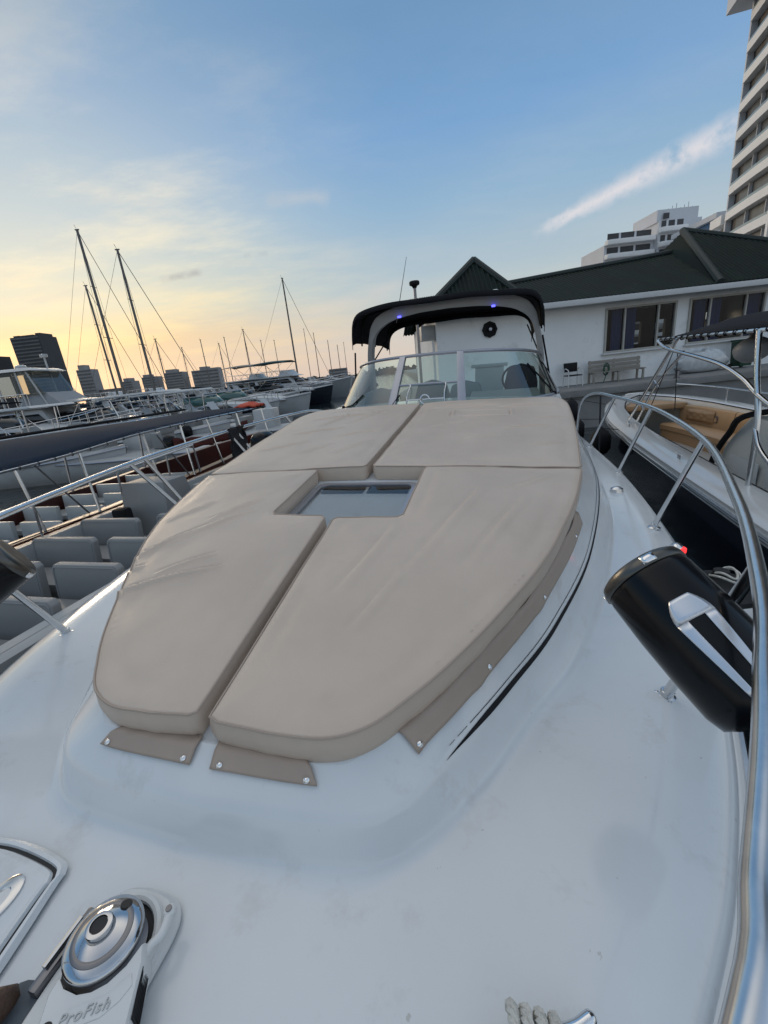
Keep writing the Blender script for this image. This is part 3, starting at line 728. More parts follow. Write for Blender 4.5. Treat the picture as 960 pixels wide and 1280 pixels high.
# ---- cockpit seen through the glass
ck = MB(); ck.box((0, 7.3, 1.62), (2.9, 4.3, .04)); ck.box((0, 5.45, 2.30), (2.5, .9, .04)); ck.build('cockpit_floor', 'cabin_grey', yacht)
dsh = MB(); dsh.extr([(0, 2.20), (.75, 2.22), (.72, 2.36), (.45, 2.42), (.1, 2.26)], .45, .40)
dob = dsh.build('helm_console', 'cabin_grey', yacht, bevel=.03); dob.rotation_euler = (0, 0, R(90)); dob.location = (.78, 5.25, 0)
def seat(x, v, wd, top, m='cabin_grey'):
    s2 = MB(); poly = [(-wd/2, 0), (wd/2, 0), (wd/2*1.02, .35), (wd/2*.8, .56), (0, .62), (-wd/2*.8, .56), (-wd/2*1.02, .35)]
    s2.prism(poly, -.07, .07, lambda q: (x+q[0], v+q[2], top-.62+q[1])); s2.build('seat_back', m, yacht, bevel=.03)
seat(-.98, 6.3, .55, 2.52); seat(-.30, 6.9, .55, 2.56); seat(.25, 6.5, .5, 2.53); seat(1.02, 6.7, .45, 2.70, 'navy_cloth')
wbx = MB(); wbx.box((.56, 7.7, 2.28), (.46, .40, .78)); wbx.box((.56, 7.7, 2.69), (.58, .48, .05)); wbx.build('wet_bar', 'white_plastic', yacht, bevel=.015)
sw = MB(); sw.tube([Vector((.92+.16*math.cos(a), 6.05, 2.52+.16*math.sin(a))) for a in [k*PI/10 for k in range(20)]], .014, 8, closed=True); sw.build('steering_wheel', 'black_matte', yacht)

# ================================================================== sun pads
def segd(p, a, b_):
    ab = b_-a; t = max(0, min(1, (p-a).dot(ab)/ab.length_squared)); return (p-(a+ab*t)).length, t
def pad(name, outline, label, creases, seed, smoothn=None, crown=.016):
    P = [Vector((p[0], p[1])) for p in outline]
    # resample
    pts = []
    for i in range(len(P)):
        a, b_ = P[i], P[(i+1) % len(P)]; n = max(1, int((b_-a).length/.022))
        pts += [a.lerp(b_, k/n) for k in range(n)]
    P = pts; n = len(P)
    area = sum(P[i].x*P[(i+1) % n].y-P[(i+1) % n].x*P[i].y for i in range(n))/2
    if area < 0: P = P[::-1]
    def inset(P, d):
        out = []
        for i in range(n):
            a, b_, c = P[i-1], P[i], P[(i+1) % n]
            n1 = (b_-a).normalized(); n2 = (c-b_).normalized(); nn = Vector((-(n1.y+n2.y), n1.x+n2.x)).normalized()
            out.append(b_+nn*d)
        return out
    TH = .088
    def wav(p): return .0022*noise.noise(Vector((p.x*9, p.y*9, seed)))
    def zt(p, e):
        z = padtop(p.x, p.y)-crown*math.exp(-e/.05)
        z += crown*.35*(1-math.exp(-e/.18))
        z += .006*noise.noise(Vector((p.x*2.6, p.y*2.0, seed)))+.0022*noise.noise(Vector((p.x*9, p.y*4, seed+5)))
        dq = p.x*.82-p.y*.57; dl = p.x*.57+p.y*.82
        z += .0034*noise.noise(Vector((dq*13, dl*2.2, seed+9)))*max(0, noise.noise(Vector((p.x*1.5, p.y*1.5, seed+20)))+.35)
        z -= .008*math.exp(-((e-.070)/.030)**2)*(.4+.9*noise.noise(Vector((p.x*4, p.y*4, seed+31))))
        for a, b_, wd, hgt in creases:
            d, t = segd(p, a, b_); f = math.sin(PI*min(1, max(0, t)))**.6 if 0 < t < 1 else 0
            q = d/wd
            if q < 4:
                side = (b_-a).x*(p-a).y-(b_-a).y*(p-a).x
                z += f*hgt*(.85*math.exp(-q*q*1.4)-(1.05 if side > 0 else .35)*math.exp(-((q-1.15)/.42)**2))
        return z
    b_ = MB(); rows = []
    for d, frac in ((.012, 0.0), (.004, .12), (-.003, .45), (-.002, .72), (.001, .93)):
        ring_ = inset(P, d)
        rows.append([Vector((q.x, q.y, zt(P[i], 0)-TH*(1-frac)+wav(P[i]))) for i, q in enumerate(ring_)])
    edge = inset(P, .003)
    rows.append([Vector((q.x, q.y, zt(q, 0))) for q in edge])
    for d in (.010, .022):
        ring_ = inset(P, d); rows.append([Vector((q.x, q.y, zt(q, d))) for q in ring_])
    b_.grid(rows, closed=True)
    last = inset(P, .022); base = len(b_.v)
    # inner field
    x0, x1 = min(p.x for p in last), max(p.x for p in last); y0, y1 = min(p.y for p in last), max(p.y for p in last)
    inner = []; st = .0100
    def inside(q):
        c = False; j = n-1
        for i in range(n):
            A_, B_ = last[i], last[j]
            if (A_.y > q.y) != (B_.y > q.y) and q.x < (B_.x-A_.x)*(q.y-A_.y)/(B_.y-A_.y)+A_.x: c = not c
            j = i
        return c
    seglist = last
    yy = y0; r_i = 0
    while yy < y1:
        xx = x0+(st/2 if r_i % 2 else 0)
        while xx < x1:
            q = Vector((xx, yy))
            if inside(q) and min((q-l).length_squared for l in seglist) > (.009)**2: inner.append(q)
            xx += st
        yy += st*.866; r_i += 1
    allp = last+inner
    vs, es, fs, ov, oe, of = delaunay_2d_cdt(allp, [(i, (i+1) % n) for i in range(n)], [], 1, 1e-5)
    V3 = []
    for v in vs:
        e = min((v-l).length for l in seglist)+.022
        V3.append(Vector((v.x, v.y, zt(v, e))))
    b_.add(V3, [tuple(f) for f in fs])
    me_o = b_.build(name, 'vinyl', None, ang=75, recalc=False)
    bm2 = bmesh.new(); bm2.from_mesh(me_o.data); bmesh.ops.remove_doubles(bm2, verts=bm2.verts, dist=.0006); bmesh.ops.recalc_face_normals(bm2, faces=bm2.faces); bm2.to_mesh(me_o.data); bm2.free()
    me_o.data.polygons.foreach_set('use_smooth', [True]*len(me_o.data.polygons)); me_o.data.set_sharp_from_angle(angle=R(75))
    me_o.matrix_world = BOATM
    tag(me_o, label, 'cushion', 'sun pad cushions')
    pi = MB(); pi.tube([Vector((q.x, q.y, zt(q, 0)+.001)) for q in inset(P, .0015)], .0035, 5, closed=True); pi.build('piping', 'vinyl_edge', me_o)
    return me_o
outer = [(.18,.685),(.32,.692),(.42,.735),(.50,.82),(.595,.945),(.76,1.215),(.92,1.53),(1.05,1.93),(1.135,2.30)]
oc = [(p.x, p.y) for p in cat([(x, y, 0) for x, y in outer], 6)]
fR = [(.0,.705),(.03,.692)]+oc+[(1.13,2.315),(.325,2.315),(.315,2.29),(.31,1.72),(.29,1.695),(.02,1.68),(.0,1.66)]
fL = [(-.040,.712),(-.06,.70)]+[(-x*.985, y+.004) for x, y in oc]+[(-1.125,2.315),(-.345,2.315),(-.335,2.29),(-.33,1.73),(-.31,1.70),(-.06,1.69),(-.04,1.67)]
aft = [(p.x, p.y) for p in cat([(1.14,2.36,0),(1.215,3.0,0),(1.27,3.6,0),(1.30,4.1,0),(1.275,4.36,0),(1.18,4.46,0)], 6)]
aR = [(.0,2.36),(.02,2.335),(1.12,2.335)]+aft+[(.6,4.38),(.02,4.30),(.0,4.27)]
aL = [(-.04,2.36),(-.06,2.335),(-1.11,2.335)]+[(-x*.985, y) for x, y in aft]+[(-.6,4.38),(-.06,4.30),(-.04,4.27)]
V2 = lambda *a: Vector(a)
crL = [(V2(-.80,1.08),V2(-.32,1.28),0.0150,0.0178),(V2(-.83,1.33),V2(-.55,1.62),0.0150,0.0178),(V2(-.72,1.42),V2(-.42,1.72),0.0165,0.0142),(V2(-.60,1.22),V2(-.40,1.36),0.0150,0.0124),(V2(-.86,1.22),V2(-.70,1.28),0.0150,0.0124),(V2(-.62,1.62),V2(-.44,1.86),0.0150,0.0124),(V2(-.88,1.62),V2(-.72,1.84),0.0150,0.0107),(V2(-.9,1.02),V2(-.7,1.06),0.0150,0.0107)]
crR = [(V2(.42,1.3),V2(.66,2.0),.028,.006),(V2(.2,1.15),V2(.32,1.6),.028,.006),(V2(.62,1.35),V2(.85,1.9),.026,.006),(V2(.30,1.0),V2(.40,1.3),.024,.005),(V2(.75,1.95),V2(1.0,2.2),.024,.006)]
crAL = [(V2(-.95,3.2),V2(-.50,3.34),.022,.016),(V2(-.5,3.02),V2(-.15,3.2),.022,.014),(V2(-1.0,3.75),V2(-.25,3.86),.026,.020),(V2(-1.0,2.75),V2(-.65,2.95),.022,.013),(V2(-.55,3.45),V2(-.30,3.95),.020,.016),(V2(-.80,3.42),V2(-.6,3.9),.020,.016),(V2(-.35,2.55),V2(-.15,2.9),.020,.010),(V2(-.9,4.05),V2(-.4,4.1),.022,.014),(V2(-.6,2.6),V2(-.42,2.86),.020,.010)]
crAR = [(V2(.10,3.9),V2(.75,3.98),.028,.020),(V2(.70,3.86),V2(1.22,3.95),.028,.022),(V2(.72,3.12),V2(1.12,3.2),.022,.015),(V2(.2,3.2),V2(.5,3.38),.022,.012),(V2(.35,3.52),V2(.35,3.76),.015,.012),(V2(.82,3.52),V2(.82,3.76),.015,.012),(V2(.35,3.54),V2(.82,3.54),.015,.010),(V2(.35,3.74),V2(.82,3.74),.015,.008),(V2(.9,2.7),V2(1.1,2.76),.022,.012),(V2(.95,3.4),V2(1.2,3.5),.022,.014),(V2(.5,2.85),V2(.75,2.95),.022,.010)]
pFR = pad('sun_pad', fR, 'smooth front taupe sun pad, right of the centre seam, with a long snapped side skirt', crR, 1.3)
pFL = pad('sun_pad', fL, 'front taupe sun pad left of the centre seam, with several diagonal wrinkles', crL, 4.1)
pAR = pad('sun_pad', aR, 'rear taupe sun pad below the windscreen, right of the seam, with a stitched rectangle', crAR, 7.7)
pAL = pad('sun_pad', aL, 'rear taupe sun pad left of the seam, crumpled towards the windscreen', crAL, 9.2)
def flap(parent, side, t0, t1, k1, snaps, k1b=None, n=30, scal=0.0):
    g = MB(); rr = []
    for i in range(n+1):
        t = t0+(t1-t0)*i/n; kb = k1 if k1b is None else k1+(k1b-k1)*i/n
        if scal: kb += scal*max(0, math.cos(i/n*PI*6))**6
        row = []
        for j in range(7):
            k = KT+.0-(KT-kb)*j/6; o = .007+.004*(1-j/6)+.0025*math.sin(i*.7)*(1-j/6)
            row.append(deckpt(t, k, side, o))
        tin = deckpt(t, KT-2, side); top_ = row[0]; inn = (top_-tin); inn.z = 0; inn.normalize(); row.insert(0, Vector((top_.x, top_.y, padtop(top_.x, top_.y)-.082))+inn*.022)
        row.pop(1); rr.append(row)
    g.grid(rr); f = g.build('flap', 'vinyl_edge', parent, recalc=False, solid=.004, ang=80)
    for t, k in snaps:
        s2 = MB(); c = deckpt(t, k, side, .010); nn = (deckpt(t, k, side, .1)-deckpt(t, k, side, 0)).normalized()
        s2.lathe([(.0085, 0), (.0085, .003), (.006, .006), (0, .0075)], 12, c, nn); s2.build('snap', 'chrome', f)
# t for a front x:  K_T control 0->x0, 1->.33 (t=8), 2->.43 (t=16)
flap(pFR, 1, .5, 7.1, KM+3.5, [(1.1, KM+4.1), (6.5, KM+4.1)])
flap(pFL, -1, .9, 8.0, KM+3.5, [(1.4, KM+4.1), (7.4, KM+4.1)])
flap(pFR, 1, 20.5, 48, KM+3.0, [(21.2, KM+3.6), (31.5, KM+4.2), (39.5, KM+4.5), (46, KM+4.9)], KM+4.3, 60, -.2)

# ================================================================== canisters on the bow rail
def canister(m4, label):
    """axis along +Z of the local frame, base cap at 0"""
    t = thing('rail_canister', label, 'canister', mtx=m4, group='black canisters on the bow rail')
    b_ = MB(); b_.lathe([(.086, .012), (.098, .020), (.1035, .05), (.106, .15), (.104, .25), (.099, .33), (.088, .362), (.06, .374), (0, .377)], 48); b_.build('shell', 'black_gloss', t, ang=50)
    c_ = MB(); c_.lathe([(.0, .004), (.06, .0), (.088, .002), (.1005, .010), (.1045, .022), (.1045, .034), (.1025, .036)], 48); c_.build('end_ring', 'ring_metal', t, ang=50)
    e_2 = MB()
    # long horseshoe emblem wrapped on the shell:  (angle, height)
    def wr(a, h, o=.0): r = interp(h, [.05, .15, .25, .33], [.1035, .106, .104, .099])+.0015+o; return Vector((r*math.cos(a), r*math.sin(a), h))
    def strip2(path, wd):
        rr = [[wr(a[0]+(a[1]-a[0])*q/8, h) for q in range(9)] for a, h in path]
        e_2.grid(rr)
    a0 = EMB
    strip2([((a0-.40+.015*k, a0-.17+.004*k), .175+.016*k) for k in range(11)], 0)
    strip2([((a0+.17-.004*k, a0+.40-.015*k), .175+.016*k) for k in range(11)], 0)
    strip2([((a0-.20-.20*(1-(1-q)**2), a0+.20+.20*(1-(1-q)**2)), .125+.05*q) for q in [0, .15, .3, .5, .75, 1]], 0)
    e_2.build('emblem', 'emblem_silver', t, recalc=False, solid=.0015)
    for da in (.35, 2.4):
        tg = MB(); tg.grid([[Vector((.1065*math.cos(a0-.6+da+q), .1065*math.sin(a0-.6+da+q), z)) for q in (0, .1, .2, .3)] for z in (.012, .032)]); tg.build('rim_plate', 'chrome', t, recalc=False, solid=.002)
    k_ = MB(); k_.tube([Vector((-.0, -.10, .26)), Vector((0, -.155, .26)), Vector((0, -.175, .29))], .014, 8); k_.build('clamp', 'black_matte', t)
    return t
EMB = -.30
def can_matrix(P0, P1, up):
    z = (P1-P0).normalized(); y = -(up-z*up.dot(z)).normalized(); x = y.cross(z)
    return Matrix.Translation(P0) @ Matrix((x, y, z)).transposed().to_4x4()
A1 = Vector((1.06, 1.085, 2.265)); B1 = Vector((1.22, .85, 2.108))
canister(BOATM @ can_matrix(A1, B1, Vector((.6, .2, .8))), 'glossy black canister with a chrome horseshoe emblem, hung inside the right bow rail')
A2 = Vector((-A1.x, A1.y-.02, A1.z-.02)); B2 = Vector((-B1.x, B1.y-.02, B1.z-.02))
canister(BOATM @ can_matrix(A2, B2, Vector((-.6, .2, .8))), 'black canister cut by the left picture edge, only its chrome tagged rim showing')

# brown lump taken for a finger, shaped as a shoe by the windlass
sh_ = thing('shoe', 'brown rounded lump shaped as a shoe tip in the bottom left corner beside the windlass', 'shoe', mtx=BOATM)
s2 = MB(); rows = []
for i in range(17):
    q = i/16; rr_ = .033*math.sqrt(max(0.004, 1-(1-min(1, q/.22))**2)); c_x, c_y = -.128-.045*q, .250-.22*q
    rows.append([Vector((c_x+rr_*math.cos(a), c_y+.2*rr_*math.cos(a), 1.786+.012*q+rr_*.95*math.sin(a)*(1 if math.sin(a) > 0 else .6))) for a in [PI*2*k/18 for k in range(18)]])
s2.grid(rows, closed=True); s2.add(rows[0], [tuple(range(18))]); s2.build('upper', 'brown_leather', sh_, ang=80)
s2 = MB(); s2.prism([(-.118+.040*math.cos(a)-.0, .222+.045*math.sin(a)) for a in [PI*k/10 for k in range(11)]]+[(-.19, .0), (-.115, .0)], 1.748, 1.766); s2.build('sole', 'grey_cloth', sh_, bevel=.003)
# dark cloth hung over the far end of the left rail
dc = MB(); rows = []
for i in range(9):
    a = i/8; p = railat(3.62+.36*a); rows.append([Vector((-p.x-.03*math.sin(j*.9+i)*.6+.02, p.y, p.z+.022-.03*j)) for j in range(12)])
dc.grid(rows); d_ = dc.build('dark_cloth', 'black_matte', None, recalc=False, solid=.012); d_.matrix_world = BOATM
tag(d_, 'black cloth draped over the far corner of the left bow rail', 'cloth')
# ================================================================== neighbour on the right: centre console bow rider
GM = Matrix.Rotation(GR, 4, 'Z')
nb = thing('console_boat', 'navy hulled console boat with white gunwale and tan bow lounge, moored beyond the right rail', 'boat', mtx=GM)
def nbw(v):     # half beam
    return interp(v, [0, 4, 8, 10, 11.5, 12.6, 13.3, 13.75, 13.95, 14.0], [1.55, 1.58, 1.56, 1.47, 1.28, 1.0, .68, .36, .14, 0])
NU = 3.72
def nz(v): return interp(v, [0, 6, 10, 14], [1.19, 1.23, 1.28, 1.40])
vs_ = [0, 1, 2, 3, 4, 5, 6, 7, 8, 9, 9.6, 10.2, 10.8, 11.4, 11.9, 12.4, 12.8, 13.15, 13.45, 13.7, 13.87, 13.96, 14.0]
def nring(off, dz, side, zabs=None, kk=1.0):
    return [Vector((NU+side*max(0, nbw(v)*kk-off), v-(.0 if off <= 0 else off*.6*(v/14)**6), nz(v)+dz if zabs is None else zabs)) for v in vs_]
def both(off, dz, zabs=None, kk=1.0):
    return nring(off, dz, -1, zabs, kk)+nring(off, dz, 1, zabs, kk)[-2::-1]
g = MB(); g.grid([both(0, -.14), both(-.02, -.32), both(-.05, 0, .45, 1.0), both(.0, 0, .1, .99), both(0, 0, -.3, .8)]); g.build('hull', 'navy', nb, ang=60)
g = MB(); g.grid([both(.0, -.14), both(-.012, -.12), both(-.012, -.02), both(.03, .015), both(.20, .03), both(.36, .045), both(.40, .03), both(.41, -.05)]); g.build('gunwale', 'gelcoat_side', nb, ang=50)
g = MB(); g.tube(both(-.016, -.085), .018, 6); g.tube(both(-.016, -.145), .010, 6); g.build('rub_rail', 'steel', nb)
g = MB(); g.tube(both(.415, .02), .012, 6); g.build('coaming_trim', 'black_matte', nb)
g = MB(); g.grid([both(.41, -.05), both(.43, 0, .45)]); g.build('inner_liner', 'cabin_cream', nb)
g = MB(); q = both(.43, 0, .45); g.add(q, [tuple(range(len(q)))]); g.build('cockpit_floor', 'white_dirty', nb)
# coaming pads, bench cushions
def coam(v0, v1, side, z0, z1, m, name, th=.08, n=24):
    b_ = MB(); rr = []
    for k in range(n+1):
        v = v0+(v1-v0)*k/n; x = NU+side*(nbw(v)-.43); d = -side
        rr.append([Vector((x, v, z0)), Vector((x, v, z1)), Vector((x+d*.03, v, z1+.025)), Vector((x+d*th, v, z1)), Vector((x+d*(th+.03), v, (z0+z1)/2)), Vector((x+d*(th+.02), v, z0))])
    b_.grid(rr, closed=True); b_.add(rr[0], [tuple(range(6))]); b_.add(rr[-1], [tuple(range(6))]); return b_.build(name, m, nb, ang=50)
for v0, v1 in ((6.1, 8.2), (8.23, 10.3), (10.33, 12.2)):
    coam(v0, v1, 1, .80, 1.21, 'tan', 'backrest')
for v0, v1 in ((8.4, 10.3), (10.33, 12.2)):
    coam(v0, v1, -1, .80, 1.18, 'tan', 'backrest')
def bench(v0, v1, side, wd, z, name, m):
    b_ = MB(); n = 14; rr = []
    for k in range(n+1):
        v = v0+(v1-v0)*k/n; x = NU+side*(nbw(v)-.45); d = -side*wd
        rr.append([Vector((x, v, .45)), Vector((x, v, z)), Vector((x+d*.9, v, z+.01)), Vector((x+d, v, z-.03)), Vector((x+d, v, z-.13)), Vector((x+d*.94, v, z-.15)), Vector((x+d*.94, v, .45))])
    b_.grid(rr, closed=True); b_.add(rr[0], [tuple(range(7))]); b_.add(rr[-1], [tuple(range(7))]); return b_.build(name, m, nb, ang=40)
bench(8.6, 12.1, -1, .45, .82, 'bench', 'tan'); bench(6.2, 12.1, 1, .55, .82, 'bench', 'tan')
b_ = MB(); q = [v for v in vs_ if v >= 12.2]
pl = [(NU-(nbw(v)-.42 if nbw(v) > .45 else .02), v-.45*(v/14)**6*.6) for v in [12.2, 12.6, 12.9, 13.15, 13.4]]
pl = pl+[(2*NU-x, v) for x, v in pl[::-1]]
b_.prism(pl, 1.16, 1.29); b_.build('bow_sunpad', 'tan', nb, bevel=.03)
b_ = MB(); rr = []
for i in range(13):     # quilted bolster with a diamond relief
    row = []
    for j in range(17):
        a, c = i/12, j/16; e = min(1, 6*min(a, 1-a))*min(1, 6*min(c, 1-c))
        dia = abs(math.sin((c*8+a*4)*PI/2))*abs(math.sin((c*8-a*4)*PI/2))
        vq = 10.95+1.0*c; row.append(Vector((NU+nbw(vq)-.545-.05*e-.025*e*dia, vq, .90+.27*a)))
    rr.append(row)
b_.grid(rr); b_.build('quilted_bolster', 'tan_dark', nb, ang=80)
b_ = MB()
for v in (10.9, 11.5, 12.0):
    b_.lathe([(.085, 0), (.085, .012), (.06, .016), (.055, .006), (.0, .004)], 20, (NU+nbw(v)-.53, v, 1.02), (-1, 0, 0))
    break
b_.build('stereo_speaker', 'dark_steel', nb)
b_ = MB(); b_.lathe([(.085, 0), (.085, .012), (.06, .016), (.055, .006), (.0, .004)], 20, (NU+nbw(11.4)-.525, 11.4, 1.0), (-1, -.12, 0)); b_.build('stereo_speaker', 'dark_steel', nb)
# console with black coaming edge and a lounge seat in front
b_ = MB(); b_.extr([(4.9, .45), (7.35, .45), (7.2, 1.25), (6.7, 1.72), (5.4, 1.72), (5.1, 1.3)], .62, .54)
co = b_.build('console', 'cabin_cream', nb, bevel=.05); co.rotation_euler = (0, 0, R(90)); co.location = (NU, 0, 0)
for v0 in (5.2, 6.1):
    b_ = MB(); b_.box((NU-.612, v0+.45, .88), (.012, .72, .62)); b_.build('console_door', 'white_plastic', co, bevel=.01).matrix_parent_inverse = co.matrix_basis.inverted()
b_ = MB(); b_.tube(cat([(NU-.66, 7.3, .55), (NU-.66, 7.28, 1.0), (NU-.62, 7.0, 1.45), (NU-.57, 6.6, 1.76), (NU+.57, 6.6, 1.76), (NU+.62, 7.0, 1.45), (NU+.66, 7.28, 1.0)], 6), .04, 8); b_.build('console_edge', 'black_matte', nb)
b_ = MB(); b_.box((NU-.0, 7.62, .72), (.95, .5, .16)); b_.box((NU, 7.42, 1.0), (.95, .12, .5)); b_.build('front_seat', 'tan', nb, bevel=.04)
b_ = MB(); b_.lathe([(.24, 0), (.26, .04), (.26, .34), (.22, .42), (0, .43)], 24, (NU-.72, 7.9, .45)); b_.build('ottoman', 'tan_dark', nb)
# bow rail on the far side
b_ = MB(); fr_ = [Vector((NU+nbw(v)-.12, v, nz(v)+.30)) for v in (6, 7.5, 9, 10.5, 11.5, 12.4, 13.0)]
b_.tube(cat(fr_, 4), .014, 8)
for v in (6.0, 7.8, 9.6, 11.4, 13.0): b_.tube([Vector((NU+nbw(v)-.12, v, nz(v)+.03)), Vector((NU+nbw(v)-.12, v, nz(v)+.30))], .011, 6)
b_.build('hand_rail', 'steel', nb)
b_ = MB(); b_.tube(cat([Vector((NU-.3, 13.6, 1.36)), Vector((NU-.3, 13.62, 1.44)), Vector((NU+.02, 13.66, 1.45)), Vector((NU+.3, 13.62, 1.44)), Vector((NU+.3, 13.6, 1.36))], 4), .014, 8)
b_.build('bow_handle', 'steel', nb)
for v, u in ((11.8, NU-nbw(11.8)+.2), (9.0, NU-nbw(9)+.15), (6.4, NU-nbw(6.4)+.15)):
    b_ = MB(); b_.tube([(u, v-.09, nz(v)+.09), (u, v+.09, nz(v)+.09)], .012, 8); b_.tube([(u, v-.03, nz(v)+.03), (u, v-.03, nz(v)+.09)], .01, 6); b_.tube([(u, v+.03, nz(v)+.03), (u, v+.03, nz(v)+.09)], .01, 6); b_.build('cleat', 'steel', nb)
# T-top
tt = MB(); rr = []
for i in range(13):
    v = 3.9+4.3*i/12; row = []
    for k in range(17):
        a = -1+2*k/16; row.append(Vector((NU+1.22*a, v, 2.80+.20*(1-abs(a)**3)*min(1, 4*min(i/12, 1-i/12)+.15))))
    rr.append(row)
tt.grid(rr); ttop = tt.build('canopy', 'black_canvas', nb, recalc=False, solid=.02, ang=80)
b_ = MB(); b_.tube([Vector((NU-1.24, 3.85, 2.775)), Vector((NU-1.24, 8.25, 2.80)), Vector((NU+1.24, 8.25, 2.80)), Vector((NU+1.24, 3.85, 2.775))], .019, 8, closed=True); b_.build('canopy_frame', 'steel', ttop)
for k in range(20):
    v = 4.1+4.0*k/19; b_ = MB(); b_.tube([Vector((NU-1.24+.026*math.cos(a), v, 2.79+.026*math.sin(a))) for a in [PI*2*q/8 for q in range(8)]], .008, 5, closed=True); b_.build('lacing_loop', 'black_matte', ttop)
UL = 2.46
def leg(side):
    u = lambda x: NU+side*(NU-x)*-1 if side < 0 else NU+(NU-x)
    m = lambda p: Vector((p[0] if side < 0 else 2*NU-p[0], p[1], p[2]))
    for nm, pts, r in (('front_leg', [(UL, 9.70, 1.20), (UL+.02, 7.45, 2.78)], .024), ('front_brace', [(UL+.06, 9.35, 1.20), (UL+.05, 8.3, 2.05), (UL+.05, 7.25, 2.60)], .020),
                       ('curved_tube', [(UL, 8.2, 2.78), (UL, 7.75, 2.66), (UL, 6.6, 2.535), (UL, 5.95, 2.45), (UL, 5.45, 2.32), (UL, 5.12, 2.18), (UL, 4.7, 2.06), (UL, 4.2, 2.0)], .024),
                       ('rear_leg', [(UL, 5.28, 2.78), (UL, 5.2, 2.4), (UL+.01, 5.06, 1.9), (UL+.02, 5.06, 1.2), (UL+.02, 5.06, 1.13)], .027),
                       ('lower_tube', [(UL, 5.07, 1.86), (UL, 4.9, 1.66), (UL, 4.5, 1.52), (UL, 4.0, 1.5)], .022)):
        b_ = MB(); b_.tube(cat([m(p) for p in pts], 5), r, 10); b_.build(nm, 'steel', nb)
    b_ = MB()
    for q in (.35, .62): 
        p0 = lerp(m((UL, 9.70, 1.2)), m((UL+.02, 7.45, 2.78)), q); b_.tube([p0, p0+Vector((.05, -.12, -.12))], .014, 6)
    b_.build('leg_rung', 'steel', nb)
leg(-1); leg(1)
b_ = MB(); b_.lathe([(.0, -.20), (.09, -.185), (.15, -.12), (.17, -.02), (.165, .04), (.12, .12), (.05, .16), (0, .165)], 24, (2.86, 6.2, 2.58), (.25, -.9, .35), sx=1, sy=.8); b_.tube([(2.86, 6.25, 2.68), (2.86, 6.3, 2.80)], .03, 8)
b_.build('horn_lamp', 'cabin_grey', nb)
# rope lines from the tower
for p, q in (((2.50, 7.6, 2.62), (2.36, 8.4, 1.22)), ((2.52, 7.5, 2.60), (2.56, 7.48, 1.75))):
    b_ = MB(); b_.tube([p, q], .007, 5); b_.build('tower_line', 'dark_rope', nb)

def fender(label, c, r, l, m='rubber', line=None):
    t = thing('fender', label, 'fender', mtx=GM @ Matrix.Translation(c), group='fenders between the hulls')
    b_ = MB(); b_.lathe([(.02, -l/2-.05), (.035, -l/2-.02), (r*.7, -l/2+.03), (r, -l/2+r*.7), (r, l/2-r*.7), (r*.7, l/2-.03), (.035, l/2+.02), (.02, l/2+.06)], 24); b_.build('body', m, t, ang=60)
    if line:
        b_ = MB(); b_.tube([Vector((0, 0, l/2+.03)), Vector(line)-Vector(c)], .008, 6); b_.build('line', 'dark_rope', t)
    return t
fender('black round fender hanging on the navy hull near the middle rail stanchion', (1.93, 9.3, .98), .19, .5, 'black_matte', (2.30, 9.1, 1.22))
fender('black fender at the navy boat bow, close to the windscreen corner', (1.78, 12.2, 1.25), .17, .62, 'black_matte', (2.6, 12.2, 1.38))
fender('small black fender halfway along the gap behind the sun pads', (1.72, 10.6, 1.02), .13, .45, 'black_matte', (2.25, 10.6, 1.24))
# white round fender with black top and rope eye
t = thing('buoy_fender', 'large white round fender with black rubber top and white rope loop, beside the black canister', 'fender', mtx=GM @ Matrix.Translation((1.575, 3.36, .72)) @ Matrix.Scale(1.12, 4))
b_ = MB(); b_.lathe([(0, -.33), (.16, -.29), (.28, -.16), (.33, 0), (.30, .12), (.24, .20), (.19, .235), (0, .235)], 32); b_.build('body', 'white_plastic', t, ang=60)
b_ = MB(); b_.lathe([(.235, .195), (.225, .235), (.17, .275), (.09, .29), (.05, .33), (.045, .36), (0, .36)], 32); b_.build('cap', 'rubber', t)
b_ = MB()
for k, r in enumerate((.085, .06)): b_.tube([Vector((.02+r*math.cos(a), -.02+r*math.sin(a), .33+.02*k+.02*math.sin(2*a))) for a in [2*PI*q/20 for q in range(20)]], .008, 6, closed=True)
b_.build('rope_eye', 'white_rope', t)
# rope with shackle hanging from our rail
rp_ = MB(); rp_.tube([Vector((2.02-.72+.55, 0, 0))*0+gw(1.40, 6.9, 2.12), gw(1.42, 6.9, 1.35), gw(1.44, 6.9, .75)], .012, 6)
tag(rp_.build('fender_line', 'dark_rope'), 'dark vertical line hanging in the gap between the two hulls', 'line')

# ================================================================== open tour boat on the left with rows of white seats
ta = thing('tour_boat', 'open tour boat with two rows of grey bench seats, under the left bow rail', 'boat', mtx=GM)
TU0, TU1 = -7.15, -4.05
def taw(v): return interp(v, [-2, 6, 9, 11, 12.2, 12.8], [1.0, 1.0, .9, .65, .3, 0])
tv = [-2, 0, 2, 4, 6, 7.5, 9, 10, 11, 11.6, 12.2, 12.55, 12.8]
tc_, th_ = (TU0+TU1)/2, (TU1-TU0)/2
def tr(off, z, kk=1.0): 
    L_ = [Vector((tc_-max(0, th_*taw(v)*kk-off), v, z+.25*(max(0, v-6)/7)**2)) for v in tv]
    return L_+[Vector((2*tc_-p.x, p.y, p.z)) for p in L_[-2::-1]]
g = MB(); g.grid([tr(0, .82), tr(.02, .6), tr(0, .25, .93), tr(0, -.3, .75)]); g.build('hull', 'white_dirty', ta)
